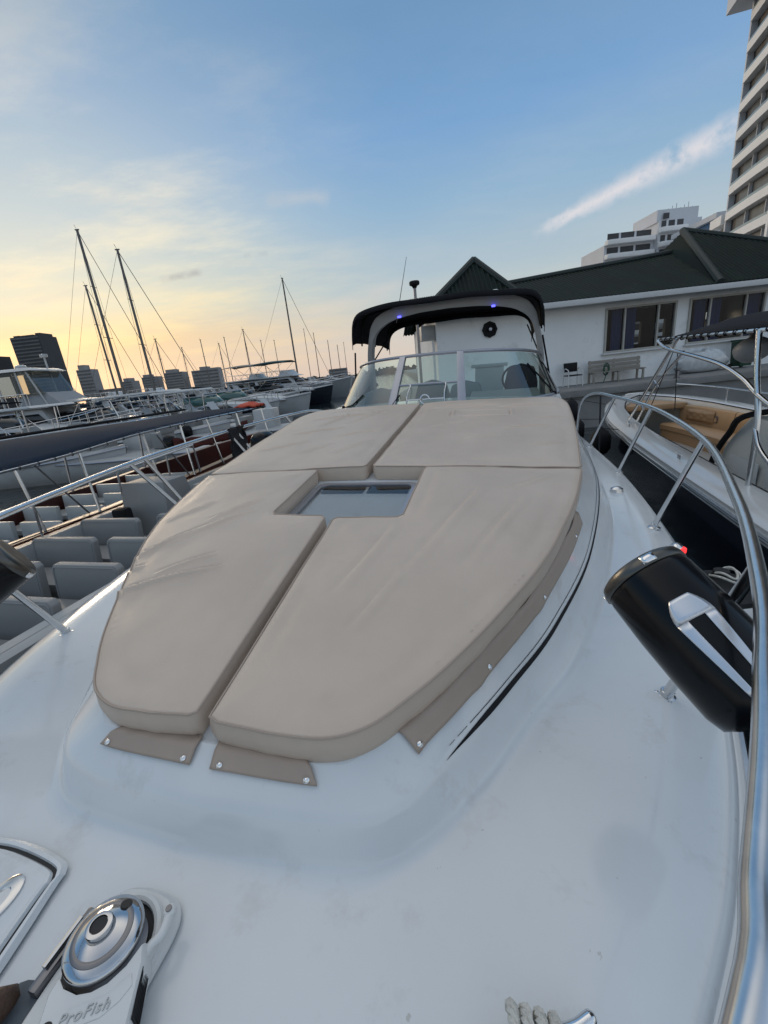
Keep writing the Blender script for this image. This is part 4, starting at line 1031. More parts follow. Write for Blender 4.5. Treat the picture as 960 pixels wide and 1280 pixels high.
g = MB(); h_ = len(tv); g.grid([tr(-.02, .70)[:h_], tr(-.03, .84)[:h_], tr(.02, .86)[:h_], tr(.10, .86)[:h_]]); g.build('gunwale', 'red_trim', ta, ang=50); g = MB(); g.grid([tr(-.02, .70)[h_-1:], tr(-.03, .84)[h_-1:], tr(.02, .86)[h_-1:], tr(.10, .86)[h_-1:]]); g.build('gunwale', 'white_dirty', ta, ang=50)
g = MB(); g.grid([tr(.09, .863), tr(.22, .868), tr(.24, .82), tr(.25, .30)]); g.build('side_deck', 'white_dirty', ta)
g = MB(); q = tr(.25, .30); g.add(q, [tuple(range(len(q)))]); g.build('floor', 'cabin_grey', ta)
def bseat(u0, u1, v, top, lab=None):
    b_ = MB(); poly = [(u0, .30), (u1, .30), (u1, top-.05), (u1-.05, top), (u0+.05, top), (u0, top-.05)]
    b_.prism(poly, 0, .10, lambda q: (q[0], v+q[2]+.12*(q[1]-.3), q[1]))
    b_.box(((u0+u1)/2, v-.28, .52), (u1-u0-.04, .50, .12)); b_.box(((u0+u1)/2, v-.26, .38), (u1-u0-.1, .42, .18))
    o_ = b_.build('bench_seat', 'grey_vinyl', ta, bevel=.018)
    pp = MB(); f = lambda x, z: Vector((x, v-.004+.12*(z-.3), z))
    pp.tube([f(u0+.035, .56), f(u0+.035, top-.06), f(u0+.07, top-.03), f(u1-.07, top-.03), f(u1-.035, top-.06), f(u1-.035, .56)], .006, 5)
    pp.tube([Vector((u0+.03, v-.525, .575)), Vector((u1-.03, v-.525, .575))], .006, 5); pp.build('piping', 'cabin_grey', o_)
    return o_
for v in (1.0, 1.8, 2.6, 3.4, 4.2, 5.0):
    bseat(-6.78, -5.6, v, .98); 
    if v < 4.9: bseat(-5.36, -4.32, v, .98)
bseat(-5.36, -4.4, 5.15, 1.0)
b_ = MB(); b_.extr([(6.0, .3), (7.0, .3), (6.8, 1.28), (6.2, 1.30)], .55, .48); o_ = b_.build('console', 'grey_vinyl', ta, bevel=.04); o_.rotation_euler = (0, 0, R(90)); o_.location = (-6.45, 0, 0)
b_ = MB(); b_.extr([(6.4, .3), (6.9, .3), (6.85, 1.15), (6.5, 1.15)], .35, .33); o_ = b_.build('driver_seat', 'grey_vinyl', ta, bevel=.05); o_.rotation_euler = (0, 0, R(90)); o_.location = (-5.3, 0, 0)
for v, u in ((8.3, -6.3), (8.3, -5.2), (9.3, -5.9)):
    b_ = MB(); b_.box((u, v, .55), (.8, .5, .5)); b_.build('locker', 'grey_vinyl', ta, bevel=.03)
b_ = MB(); b_.tube([Vector((-7.0, 3.2, .88)), Vector((-6.9, 3.25, 1.42)), Vector((-6.95, 8.4, 1.62)), Vector((-7.0, 8.5, .95))], .022, 8)
for v in (4.6, 6.2, 7.5): b_.tube([Vector((-7.0, v, .88)), Vector((-6.93, v, 1.42+.2*(v-3.2)/5.2))], .018, 8)
b_.tube([Vector((-5.0, 7.2, 1.0)), Vector((-5.0, 10.2, 1.15))], .02, 8)
b_.build('grab_rail', 'steel', ta)
b_ = MB(); b_.tube(cat([(-7.05, 3.0, .9), (-6.9, 4.3, .98), (-6.95, 5.8, .92)], 6), .008, 5); b_.build('rope', 'dark_rope', ta)
b_ = MB(); b_.box((-6.6, 5.75, .75), (.28, .22, .42)); b_.build('bag', 'black_matte', ta, bevel=.06)

# outboard engines
def outboard(label, u, v, z, s=1.0, rz=0.0, m='black_gloss'):
    t = thing('outboard_engine', label, 'outboard engine', mtx=GM @ Matrix.Translation((u, v, z)) @ Matrix.Rotation(rz, 4, 'Z') @ Matrix.Scale(s, 4), group='outboard engines')
    b_ = MB(); rows = []
    for z_, w_, l0, l1 in ((0, .17, -.26, .26), (.12, .20, -.30, .30), (.32, .21, -.33, .31), (.46, .19, -.31, .27), (.54, .13, -.24, .18), (.56, .05, -.12, .06)):
        rows.append([Vector((w_*math.copysign(abs(math.cos(a))**.7, math.cos(a)), (l0+l1)/2+(l1-l0)/2*math.copysign(abs(math.sin(a))**.7, math.sin(a)), z_)) for a in [2*PI*k/20 for k in range(20)]])
    b_.grid(rows, closed=True); b_.add(rows[-1], [tuple(range(20))]); b_.build('cowling', m, t, ang=60)
    b_ = MB(); b_.extr([(-.14, -.9), (.10, -.9), (.16, 0.02), (-.2, 0.02)], .06, .12); o_ = b_.build('leg', 'black_gloss', t, bevel=.02); o_.rotation_euler = (0, 0, R(90))
    return t
outboard('black outboard engine tilted beside the left corner of the sun pads', -5.5, 9.1, 1.08, 1.15)
outboard('navy covered outboard engine at the tour boat stern, nearer the canopy', -6.3, 10.6, .85, 1.25, .2, 'navy_cloth')
outboard('navy covered outboard engine behind the rail, the right one of the covered pair', -5.7, 10.9, .8, 1.2, -.1, 'navy_cloth')

# ================================================================== boat with the long blue canopy
tb = thing('canopy_boat', 'passenger boat under a long low blue canvas canopy on steel poles, far left', 'boat', mtx=GM)
BU0, BU1 = -10.1, -7.35
bc_, bh_ = (BU0+BU1)/2, (BU1-BU0)/2
def br(off, z, kk=1.0):
    L_ = [Vector((bc_-max(0, bh_*taw(v-1.5)*kk-off), v, z+.25*(max(0, v-7)/7)**2)) for v in [q+1.5 for q in tv]]
    return L_+[Vector((2*bc_-p.x, p.y, p.z)) for p in L_[-2::-1]]
g = MB(); g.grid([br(0, .80), br(.02, .55), br(0, .2, .93), br(0, -.3, .75)]); g.build('hull', 'white_dirty', tb)
g = MB(); g.grid([br(-.02, .72), br(-.03, .84), br(.10, .85), br(.2, .84), br(.22, .3)]); g.build('gunwale', 'red_trim', tb)
g = MB(); q = br(.22, .3); g.add(q, [tuple(range(len(q)))]); g.build('floor', 'cabin_grey', tb)
for v in (3.5, 4.4, 5.3, 6.2, 7.1, 8.0, 8.9):
    for u0, u1 in ((-9.8, -8.85), (-8.6, -7.65)):
        b_ = MB(); b_.prism([(u0, .3), (u1, .3), (u1, .85), (u0, .85)], 0, .09, lambda q: (q[0], v+q[2]+.1*(q[1]-.3), q[1])); b_.box(((u0+u1)/2, v-.26, .5), (u1-u0-.05, .46, .1)); b_.build('bench_seat', 'white_plastic', tb, bevel=.015)
cn = MB(); rr = []
CV = [2.6, 4.6, 5.9, 7.5, 9.4, 11.2, 12.4, 12.9]
for v in CV:
    zn = interp(v, [2.6, 4.6, 5.9, 7.5, 9.4, 12.9], [1.88, 1.93, 1.97, 2.07, 2.10, 2.10]); zf = interp(v, [2.6, 6.3, 8.4, 11.3, 12.9], [2.25, 2.25, 2.22, 2.15, 2.11])
    un = -7.5; uf = interp(v, [2.6, 11.3, 12.5, 12.9], [-9.83, -9.82, -8.6, -7.8])
    rr.append([Vector((un+(uf-un)*k/8, v, zn+(zf-zn)*k/8+.06*math.sin(PI*k/8)-.03*math.sin(v*2.1)*math.sin(PI*k/8))) for k in range(9)])
def dens(rr, n=4):
    colsx = [cat([r[k] for r in rr], n) for k in range(len(rr[0]))]
    return [[c[i] for c in colsx] for i in range(len(colsx[0]))]
rr = dens(rr)
cn.grid(rr); cano = cn.build('canopy', 'blue_canvas', tb, recalc=False, solid=.012, ang=80)
b_ = MB(); b_.tube([r[0]+Vector((.02, 0, -.01)) for r in rr], .022, 8); b_.tube([r[-1]+Vector((-.02, 0, 0)) for r in rr], .03, 8); b_.build('canopy_tube', 'steel', cano)
for i in range(2, len(rr)-1, 1):
    b_ = MB(); b_.tube([rr[i][0]+Vector((.02+.032*math.cos(a), 0, -.01+.032*math.sin(a))) for a in [2*PI*q/8 for q in range(8)]], .006, 4, closed=True); b_.build('lacing_loop', 'black_matte', cano)
for v, dv in ((4.9, .0), (5.95, .1), (7.6, 0), (8.7, .1), (9.9, -.1), (11.2, 0), (12.6, 0)):
    z = interp(v, [4.6, 5.9, 7.5, 9.4], [1.93, 1.97, 2.07, 2.10])
    b_ = MB(); b_.tube([Vector((-7.5, v+dv, z)), Vector((-7.34, v, .84))], .024, 8); b_.build('pole', 'steel', tb)
for v in (5.0, 7.6, 9.9):
    b_ = MB(); b_.tube([Vector((-9.82, v, 2.2)), Vector((-10.0, v, .84))], .024, 8); b_.build('pole', 'steel', tb)
for v in (5.2, 8.0):
    b_ = MB(); b_.tube([Vector((-7.5, v, 1.95)), Vector((-7.42, v+.6, .86))], .016, 6); b_.build('brace', 'dark_steel', tb)
b_ = MB(); b_.tube([Vector((-10.3, 2.5, 2.32)), Vector((-10.3, 12.5, 2.25))], .035, 8); b_.build('outer_tube', 'black_matte', tb)
b_ = MB(); rows = []
for i in range(16): rows.append([Vector((-7.45-.1*math.sin(i), 8.4+.22*i, 1.80-.25*math.sin(PI*i/15)*.6-.06*j+.03*math.sin(i*2.3+j))) for j in range(5)])
b_.grid(rows); b_.build('rolled_side_cloth', 'red_cloth', tb, recalc=False, solid=.04, ang=80)
for (v, m, lab) in ((12.2, 'orange', 'orange life jacket lying on the end of the blue canopy'),):
    b_ = MB(); rows = []
    for i in range(7): rows.append([Vector((-8.2+.13*j*1.0, v+.10*i, 2.16+.10*math.sin(PI*i/6)*math.sin(PI*j/6)+.03*math.sin(i*3+j*2))) for j in range(7)])
    b_.grid(rows); o_ = b_.build('life_jacket', m, None, recalc=False, solid=.05, ang=80); o_.matrix_world = GM; tag(o_, lab, 'life jacket')
# ================================================================== setting
# water with small ripples
m, nt_, b_ = new_mat('harbour_water')
b_.inputs['Base Color'].default_value = (.010, .018, .020, 1); b_.inputs['Roughness'].default_value = .06
n1 = nt_.nodes.new('ShaderNodeTexNoise'); n1.inputs['Scale'].default_value = 1.6; n1.inputs['Detail'].default_value = 5
n2 = nt_.nodes.new('ShaderNodeTexCoord'); n3 = nt_.nodes.new('ShaderNodeBump'); n3.inputs['Strength'].default_value = .6; n3.inputs['Distance'].default_value = .12
nt_.links.new(n2.outputs['Object'], n1.inputs['Vector']); nt_.links.new(n1.outputs['Fac'], n3.inputs['Height']); nt_.links.new(n3.outputs[0], b_.inputs['Normal'])
g = MB(); g.add([(-3000, -2000, 0), (3000, -2000, 0), (3000, 4000, 0), (-3000, 4000, 0)], [(0, 1, 2, 3)]); tag(g.build('water', m, recalc=False), kind='structure')
# quay and the land behind it
QY = 15.6
g = MB(); g.prism([(1.7, QY), (60, QY), (60, 4), (260, 4), (260, 400), (30, 400), (8, 60), (1.7, 26)], -1.0, 1.40); tag(g.build('quay', 'concrete', smooth=False), kind='structure')
g = MB(); g.box((30.8, QY-.06, 1.27), (58.2, .16, .24)); tag(g.build('quay_edge_beam', 'concrete', bevel=.02), kind='structure')
# far shore
g = MB(); g.prism([(-700, 285), (-60, 290), (40, 300), (40, 700), (-700, 700)], -1, .9); tag(g.build('far_shore', 'concrete', smooth=False), kind='structure')
g = MB(); rnd = random.Random(3)
for i in range(900):
    x = rnd.uniform(-260, 30); y = rnd.uniform(287, 297); h = rnd.uniform(1.5, 6.5)*(.6+.5*noise.noise(Vector((x*.03, 0, 0))))
    r = rnd.uniform(1.0, 2.6); c = Vector((x, y, max(.6, h*.5)))
    vs = []
    for k in range(8):
        a = rnd.uniform(0, 6.28); e = rnd.uniform(-1, 1); q = math.sqrt(1-e*e); vs.append(c+Vector((math.cos(a)*q*r, math.sin(a)*q*r, e*h*.5+.4)))
    fs = [(0, 1, 2), (2, 3, 4), (4, 5, 6), (6, 7, 0), (1, 3, 5), (2, 5, 7), (0, 4, 6), (1, 6, 3)]
    g.add(vs, fs)
tag(g.build('mangrove_shore', 'foliage', smooth=False, recalc=False), kind='stuff')

# ================================================================== clubhouse
cb_ = thing('clubhouse', 'white single storey clubhouse with dark green corrugated roof behind the quay', 'building')
YW, YB = 18.0, 26.0; X0, X1 = 2.84, 20.9; ZQ, ZE = 1.40, 4.62
wins = [(9.56, 12.40, 2.50, 4.18), (12.9, 15.95, 2.50, 4.20), (16.6, 19.6, 2.5, 4.2)]
def wall_open(y, t, wins, name):
    g = MB(); xs = sorted(set([X0, X1]+[q for w_ in wins for q in w_[:2]]))
    for a, b2 in zip(xs[:-1], xs[1:]):
        hit = [w_ for w_ in wins if abs(w_[0]-a) < 1e-6]
        if hit:
            w_ = hit[0]; g.box(((a+b2)/2, y, (ZQ+w_[2])/2), (b2-a, t, w_[2]-ZQ)); g.box(((a+b2)/2, y, (ZE+w_[3])/2), (b2-a, t, ZE-w_[3]))
        else: g.box(((a+b2)/2, y, (ZQ+ZE)/2), (b2-a, t, ZE-ZQ))
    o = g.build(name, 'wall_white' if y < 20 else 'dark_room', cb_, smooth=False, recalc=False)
    bm2 = bmesh.new(); bm2.from_mesh(o.data); bmesh.ops.remove_doubles(bm2, verts=bm2.verts, dist=.001); bm2.to_mesh(o.data); bm2.free(); return o
wall_open(YW+.1, .2, wins, 'wall')
wall_open(YB, .2, [(14.9, 15.9, 2.7, 3.9), (16.7, 17.3, 3.0, 3.9), (19.6, 20.3, 2.9, 4.0)], 'wall')
g = MB(); g.box((X0+.1, (YW+YB)/2+.05, (ZQ+ZE)/2), (.2, YB-YW-.3, ZE-ZQ)); g.build('wall', 'wall_white', cb_, smooth=False)
g = MB(); g.box((X1-.1, (YW+YB)/2+.05, (ZQ+ZE)/2), (.2, YB-YW-.3, ZE-ZQ)); g.build('wall', 'wall_white', cb_, smooth=False)
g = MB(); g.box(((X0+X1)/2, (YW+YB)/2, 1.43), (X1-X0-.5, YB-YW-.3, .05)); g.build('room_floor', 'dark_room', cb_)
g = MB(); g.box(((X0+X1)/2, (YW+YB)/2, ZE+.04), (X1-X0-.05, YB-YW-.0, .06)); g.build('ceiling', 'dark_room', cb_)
for i, (a, b2, z0, z1) in enumerate(wins):
    g = MB(); w_, h_ = b2-a, z1-z0; t = .075
    for c, d in (((a+w_/2, YW-.005, z0+t/2), (w_, .12, t)), ((a+w_/2, YW-.005, z1-t/2), (w_, .12, t)), ((a+t/2, YW-.005, (z0+z1)/2), (t, .12, h_-2*t)), ((b2-t/2, YW-.005, (z0+z1)/2), (t, .12, h_-2*t))): g.box(c, d)
    mx_ = [a+w_*.275, a+w_*.745]
    for x in mx_: g.box((x, YW-.01, (z0+z1)/2), (.07, .10, h_-2*t))
    wn = g.build('window', 'frame_beige', cb_, bevel=.006)
    g = MB(); g.box((a+w_/2, YW-.05, z0-.03), (w_+.14, .20, .06)); g.build('sill', 'trim_white', wn, bevel=.008)
    g = MB(); g.add([(a+t, YW+.02, z0+t), (b2-t, YW+.02, z0+t), (b2-t, YW+.02, z1-t), (a+t, YW+.02, z1-t)], [(0, 1, 2, 3)]); g.build('pane', 'window_glass', wn, recalc=False)
    spans = ([(a+.36, mx_[0]-.04), (mx_[0]+.05, mx_[0]+.55)], [(a+.35, mx_[0]-.04), (mx_[0]+.05, mx_[0]+.6), (mx_[1]+.08, b2-.1)], [(a+.1, a+.8)])[i]
    for s0, s1 in spans:
        g = MB(); n = int((s1-s0)/.02); g.grid([[Vector((s0+(s1-s0)*k/n, YW+.16+.035*math.sin(k*1.25)+.01*math.sin(k*.5), z)) for k in range(n+1)] for z in (z0+.02, z1-.02)]); g.build('curtain', 'curtain', wn, recalc=False)
# corrugated roof sheets
def corr(x0, x1, low, high, name, per=.17, amp=.034, m='roof_green'):
    """sheet between two lines given as functions of x -> (y, z)"""
    g = MB(); n = int((x1-x0)/per*6); r0 = []; r1 = []; rm = []
    for k in range(n+1):
        x = x0+(x1-x0)*k/n; a = Vector((x, *low(x))); b2 = Vector((x, *high(x))); w_ = amp*math.sin(2*PI*x/per)
        nn = Vector((0, -(b2.z-a.z), b2.y-a.y)); nn = nn.normalized() if nn.length > 1e-4 else Vector((0, 0, 1))
        r0.append(a+nn*w_); rm.append(a.lerp(b2, .5)+nn*w_); r1.append(b2+nn*w_)
    g.grid([r0, rm, r1]); return g.build(name, m, cb_, recalc=False, ang=80)
YE, ZL = 17.45, 4.56
rid = lambda x: (22.0, interp(x, [2.2, 6.6, 14.3, 16], [5.80, 5.96, 6.50, 6.6]))
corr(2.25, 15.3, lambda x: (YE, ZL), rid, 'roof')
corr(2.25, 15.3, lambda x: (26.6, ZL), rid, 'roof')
# left and right hips
def hip(ax, ay, az, bx0, bx1, name):
    def hi(x):
        if x < ax: q = (x-bx0)/(ax-bx0)
        else: q = (bx1-x)/(bx1-ax)
        q = max(0, min(1, q)); return (YE-.03+(ay-YE)*q, ZL+.02+(az-ZL)*q)
    corr(bx0, bx1, lambda x: (YE-.03, ZL+.02), hi, name)
    # side faces
    for bx, sgn in ((bx0, -1), (bx1, 1)):
        g = MB(); n = 40; rr = []
        A_ = Vector((ax, ay, az)); F_ = Vector((bx, YE-.03, ZL+.02)); K_ = Vector((bx, ay+(ay-YE), ZL+.02))
        for k in range(n*4+1):
            t = k/(n*4); p = F_.lerp(K_, t); e = 1-abs(2*t-1); q = p.lerp(A_, e) 
            rr.append((p, Vector((p.x+(ax-bx)*e, p.y, p.z+(az-ZL-.02)*e)), math.sin(2*PI*t*(K_.y-F_.y)/.15)))
        g.grid([[p+Vector((sgn*.0, 0, .022*w_)) for p, q, w_ in rr], [q+Vector((0, 0, .022*w_)) for p, q, w_ in rr]]); g.build(name, 'roof_green', cb_, recalc=False, ang=80)
    for bx in (bx0, bx1):
        g = MB(); g.tube([Vector((ax, ay, az+.03)), Vector((bx, YE-.03, ZL+.05))], .14, 8); g.build('hip_cap', 'roof_cap', cb_)
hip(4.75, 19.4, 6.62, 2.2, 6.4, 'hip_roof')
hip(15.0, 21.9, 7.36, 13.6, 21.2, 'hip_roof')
g = MB(); g.tube([Vector((x, rid(x)[0], rid(x)[1]+.03)) for x in (5.4, 6.6, 10, 14.3, 15)], .14, 8); g.build('ridge_cap', 'roof_cap', cb_)
g = MB(); g.box((11.75, YE-.09, ZL-.12), (19.1, .13, .20)); g.box((11.75, YE+.28, ZL-.16), (19.1, .6, .04)); g.build('gutter', 'trim_white', cb_, bevel=.02)
# extractor vent on the wall
g = MB(); g.lathe([(.30, 0), (.31, .05), (.29, .09), (.22, .10), (.20, .03), (.07, .02), (.065, .12), (0, .13)], 8, (4.95, YW-.002, 3.88), (0, -1, 0)); ev = g.build('wall_vent', 'black_matte', cb_)
g = MB(); g.lathe([(.07, 0), (.06, .04), (0, .05)], 14, (4.95, YW-.13, 3.88), (0, -1, 0)); g.build('fan_hub', 'alu', ev)
g = MB(); g.box((2.55, 18.6, 4.02), (.55, .7, .55)); g.lathe([(.2, 0), (.2, .02), (.05, .03), (0, .03)], 16, (2.55, 18.25, 4.02), (0, -1, 0)); g.build('air_conditioner', 'white_dirty', cb_, bevel=.02)
g = MB(); g.tube([(2.7, 18.05, 1.5), (2.7, 18.05, 3.7)], .05, 8); g.build('downpipe', 'trim_white', cb_)

# furniture on the quay
ch = thing('folding_chair', 'black and white folding chair standing against the clubhouse wall beside the bench', 'chair', (8.05, 17.35, 1.40))
for x in (-.28, .28):
    g = MB(); g.tube(cat([(x, -.25, 0), (x, -.24, .40), (x, -.2, .62), (x, .18, .64), (x, .22, 0)], 4), .018, 6); g.build('leg', 'trim_white', ch)
g = MB(); g.box((0, -.02, .42), (.54, .46, .04)); g.build('seat', 'black_matte', ch, bevel=.01)
g = MB(); g.box((0, .24, .72), (.54, .035, .34)); g.build('backrest', 'black_matte', ch, bevel=.01)
g = MB(); g.tube([(-.28, .22, .4), (-.28, .27, .9), (.28, .27, .9), (.28, .22, .4)], .016, 6); g.build('back_frame', 'trim_white', ch)
be = thing('bench', 'long weathered wooden bench with slatted back along the white clubhouse wall', 'bench', (9.85, 17.45, 1.40))
for k in range(3):
    g = MB(); g.box((0, .18+.02*k, .50+.15*k), (2.1, .03, .13)); g.build('back_slat', 'bench_wood', be, bevel=.006)
for k in range(3):
    g = MB(); g.box((0, -.16+.14*k, .42), (2.1, .12, .035)); g.build('seat_slat', 'bench_wood', be, bevel=.006)
for x in (-.98, 0, .98):
    g = MB(); g.box((x, -.16, .20), (.07, .06, .40)); g.box((x, .23, .44), (.07, .06, .88)); g.box((x, .03, .385), (.05, .36, .03)); g.build('leg', 'bench_wood', be, bevel=.005)
g = MB(); rows = [[Vector((9.35+.10*math.cos(a)+.03*math.sin(k*2), 17.30, 1.98+.17*math.sin(a)-.04*k)) for a in [2*PI*q/24 for q in range(24)]] for k in range(4)]
for r in rows: g.tube(r, .018, 6, closed=True)
g.tube(cat([(9.37, 17.28, 1.86), (9.30, 17.26, 1.6), (9.2, 17.2, 1.42)], 5), .018, 6)
tag(g.build('hose_coil', 'bin_green'), 'dark coiled hose hanging over the back of the wooden bench', 'hose')
g = MB(); rnd = random.Random(5); rows = []
for i in range(12):
    e = -PI/2+PI*i/11; rows.append([Vector((13.15+1.05*math.cos(a)*math.cos(e)**.6*(1+.16*noise.noise(Vector((a, e*2, 1)))), 17.3+.42*math.sin(a)*math.cos(e)**.6, 1.40+.42*(1+math.sin(e))*(1+.25*noise.noise(Vector((math.cos(a)*2, math.sin(a)*2, e)))))) for a in [2*PI*q/22 for q in range(22)]])
g.grid(rows, closed=True); tag(g.build('plastic_bundle', 'plastic_film', ang=25), 'heap wrapped in clear plastic film lying against the clubhouse wall below the windows', 'bundle')
wbn = thing('wheelie_bin', 'dark green wheelie bin beside the plastic wrapped heap', 'bin', (14.75, 17.3, 1.40))
g = MB(); g.prism([(-.26, -.3), (.26, -.3), (.26, .3), (-.26, .3)], .08, 1.0, lambda v: (v[0]*(.85+.15*v[2]), v[1]*(.85+.15*v[2]), v[2])); g.build('body', 'bin_green', wbn, bevel=.03)
g = MB(); g.box((0, 0, 1.04), (.56, .66, .06)); g.tube([(-.24, .36, 1.02), (.24, .36, 1.02)], .02, 6); g.build('lid', 'bin_green', wbn, bevel=.02)
for x in (-.24, .24):
    g = MB(); g.lathe([(.09, -.025), (.09, .025)], 16, (x, .25, .09), (1, 0, 0)); g.build('wheel', 'rubber', wbn)
lp_ = thing('lamp_post', 'slim dock lamp post with a round black head, rising behind the bimini', 'lamp post', (1.88, 16.0, 1.40))
g = MB(); g.tube([(0, 0, 0), (0, 0, 4.0)], .05, 10); g.lathe([(.11, 0), (.10, .04), (.05, .06)], 12); g.build('pole', 'dark_steel', lp_)
g = MB(); g.lathe([(.06, 3.92), (.09, 3.98), (.17, 4.02), (.18, 4.10), (.15, 4.14), (0, 4.15)], 16); g.build('lamp_head', 'black_matte', lp_)
for x, lab in ((6.5, 'left of the chair'), (11.2, 'in front of the bench')):
    bo = MB(); bo.lathe([(.11, 0), (.11, .03), (.07, .05), (.07, .26), (.12, .30), (.12, .34), (.05, .36), (0, .36)], 18, (x, QY+.25, 1.40)); tag(bo.build('bollard', 'dark_steel'), 'low iron mooring bollard at the quay edge, '+lab, 'bollard', 'quay bollards')

# ================================================================== high buildings on the right
hr = thing('apartment_tower', 'tall white apartment tower with curved balcony bands, cut by the right edge', 'building', mtx=GM)
TUx, TV = 30.4, 78.9
FH = 3.02
def facade(v0, v1, bulge, n=10): return [Vector((TUx-bulge*math.sin(PI*k/n), v0+(v1-v0)*k/n, 0)) for k in range(n+1)]
g = MB(); g.prism([(TUx+.85, TV-.3), (TUx+30, TV-.3), (TUx+30, TV-40), (TUx+.85, TV-40)], 1.4, 46); g.build('wall', 'tower_dark', hr, smooth=False)
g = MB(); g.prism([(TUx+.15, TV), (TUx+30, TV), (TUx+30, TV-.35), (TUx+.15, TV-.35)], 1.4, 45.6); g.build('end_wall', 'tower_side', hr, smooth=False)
for k in range(14):
    z = 2.2+FH*k; v1 = TV-.36; v0 = TV-16.0 if k < 10 else TV-30
    if z > 39.5: break
    f = facade(v1, v0, .35)
    g = MB(); o2 = [Vector((TUx+.9, p.y, 0)) for p in f]
    g.grid([[p+Vector((0, 0, z)) for p in o2], [p+Vector((0, 0, z)) for p in f], [p+Vector((0, 0, z+.95)) for p in f], [p+Vector((.18, 0, z+.95)) for p in f], [p+Vector((.18, 0, z+.22)) for p in f], [p+Vector((0, 0, z+.22)) for p in o2]])
    bal = g.build('balcony', 'tower_white', hr, smooth=True, ang=30)
    g = MB(); g.grid([[p+Vector((.10, 0, z+.955)) for p in f], [p+Vector((.10, 0, z+1.30)) for p in f]]); g.build('balustrade', 'balcony_glass', bal, recalc=False)
    g = MB(); g.grid([[Vector((TUx+.72, p.y, z+.25)) for p in f[1:]], [Vector((TUx+.72, p.y, z+2.95)) for p in f[1:]]]); g.build('window', 'tower_glass', bal, recalc=False)
    for q in (3, 6, 9):
        g = MB(); g.box((TUx+.6, f[q].y, z+1.9), (.5, .14, 2.2)); g.build('divider', 'tower_side', bal, smooth=False)
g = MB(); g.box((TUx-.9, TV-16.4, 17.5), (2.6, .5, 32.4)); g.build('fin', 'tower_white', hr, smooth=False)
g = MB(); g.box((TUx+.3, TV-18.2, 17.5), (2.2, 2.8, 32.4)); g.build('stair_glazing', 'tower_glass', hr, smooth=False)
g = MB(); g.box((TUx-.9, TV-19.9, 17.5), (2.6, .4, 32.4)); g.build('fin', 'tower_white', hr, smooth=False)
g = MB(); g.prism([(TUx-2.0, TV+1.6), (TUx+20, TV+1.6), (TUx+20, TV-30), (TUx-2.0, TV-30)], 40.6, 42.6); g.build('roof_slab', 'tower_side', hr, smooth=False)
g = MB(); g.prism([(TUx-1.0, TV+.5), (TUx+19, TV+.5), (TUx+19, TV-29), (TUx-1.0, TV-29)], 42.6, 45); g.build('roof_terrace', 'tower_glass', hr, smooth=False)
# stepped white block just left of the tower
sb = thing('terraced_block', 'white terraced block with long balconies, between the tower and the glass building', 'building', mtx=GM)
for k in range(6):
    z = 2.0+FH*k; ln_ = interp(k, [0, 3, 4, 5], [13, 9.5, 7, 3.8])
    g = MB(); g.prism([(TUx-.2, TV+.3), (TUx-.2, TV+ln_), (TUx+14, TV+ln_), (TUx+14, TV+.3)], z, z+1.2, None); bal = g.build('balcony', 'tower_white', sb, smooth=False)
    g = MB(); g.prism([(TUx+1.4, TV+.35), (TUx+1.4, TV+ln_-.8), (TUx+13, TV+ln_-.8), (TUx+13, TV+.35)], z+1.2, z+FH, None); g.build('window', 'tower_dark', bal, smooth=False)
# glass building behind
gb = thing('glass_building', 'dark glazed building with a blue top floor seen behind the terraced block', 'building')
gb.location = (4.5, 0, 0)
for k in range(8):
    z = 1.4+3.1*k; r_o = 0 if k < 6 else .8*(k-5)
    g = MB(); g.prism([(69.5+r_o, 100), (84, 95), (86, 112), (71+r_o, 114)], z, z+2.1); fl_ = g.build('floor_glazing', 'tower_glass' if k < 7 else 'blue_glass', gb, smooth=False)
    g = MB(); g.prism([(68.6+r_o, 99.2), (84.6, 93.8), (86.6, 112.6), (70+r_o, 115)], z+2.1, z+3.1); g.build('slab_band', 'tower_side', fl_, smooth=False)
# mid white building
mb_ = thing('white_apartment_block', 'blocky white apartment building with wide balconies rising over the middle of the green roof', 'building')
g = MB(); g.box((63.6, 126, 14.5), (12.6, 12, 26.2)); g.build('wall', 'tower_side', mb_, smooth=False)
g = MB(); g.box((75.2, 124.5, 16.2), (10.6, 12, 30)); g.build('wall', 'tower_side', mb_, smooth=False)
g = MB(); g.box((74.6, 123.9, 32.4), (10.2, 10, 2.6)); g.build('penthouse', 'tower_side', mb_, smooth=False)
for (xa, xb, yf) in ((57.4, 69.6, 120.0), (69.9, 76.5, 118.5)):
    for k in range(9):
        z = 2.6+3.1*k+(1.2 if xa > 60 else 0)
        g = MB(); pl = [(xa, yf), (xa+.2, yf-1.3), (xa+.9, yf-1.6), (xb-.4, yf-1.6), (xb, yf-1.2), (xb, yf)]; g.prism(pl, z, z+1.05); bal = g.build('balcony', 'tower_white', mb_, bevel=.05)
        g = MB(); g.box(((xa+xb)/2, yf-.03, z+1.85), (xb-xa-1.2, .1, 1.5)); g.build('window', 'tower_dark', bal, smooth=False)
        for q in (.3, .62):
            g = MB(); g.box((xa+(xb-xa)*q, yf-.12, z+1.85), (.5, .1, 1.5)); g.build('window_pier', 'tower_side', bal, smooth=False)
for x, z in ((79.0, 25.2), (79.0, 22.1), (79.0, 19.0), (71.5, 32.2)):
    g = MB(); g.box((x, 118.45, z), (1.4, .16, 1.2)); g.build('window', 'tower_dark', mb_, smooth=False)
g = MB(); g.box((65.5, 122, 28.3), (6, 4, 1.2)); g.build('roof_pergola', 'tower_side', mb_, smooth=False)
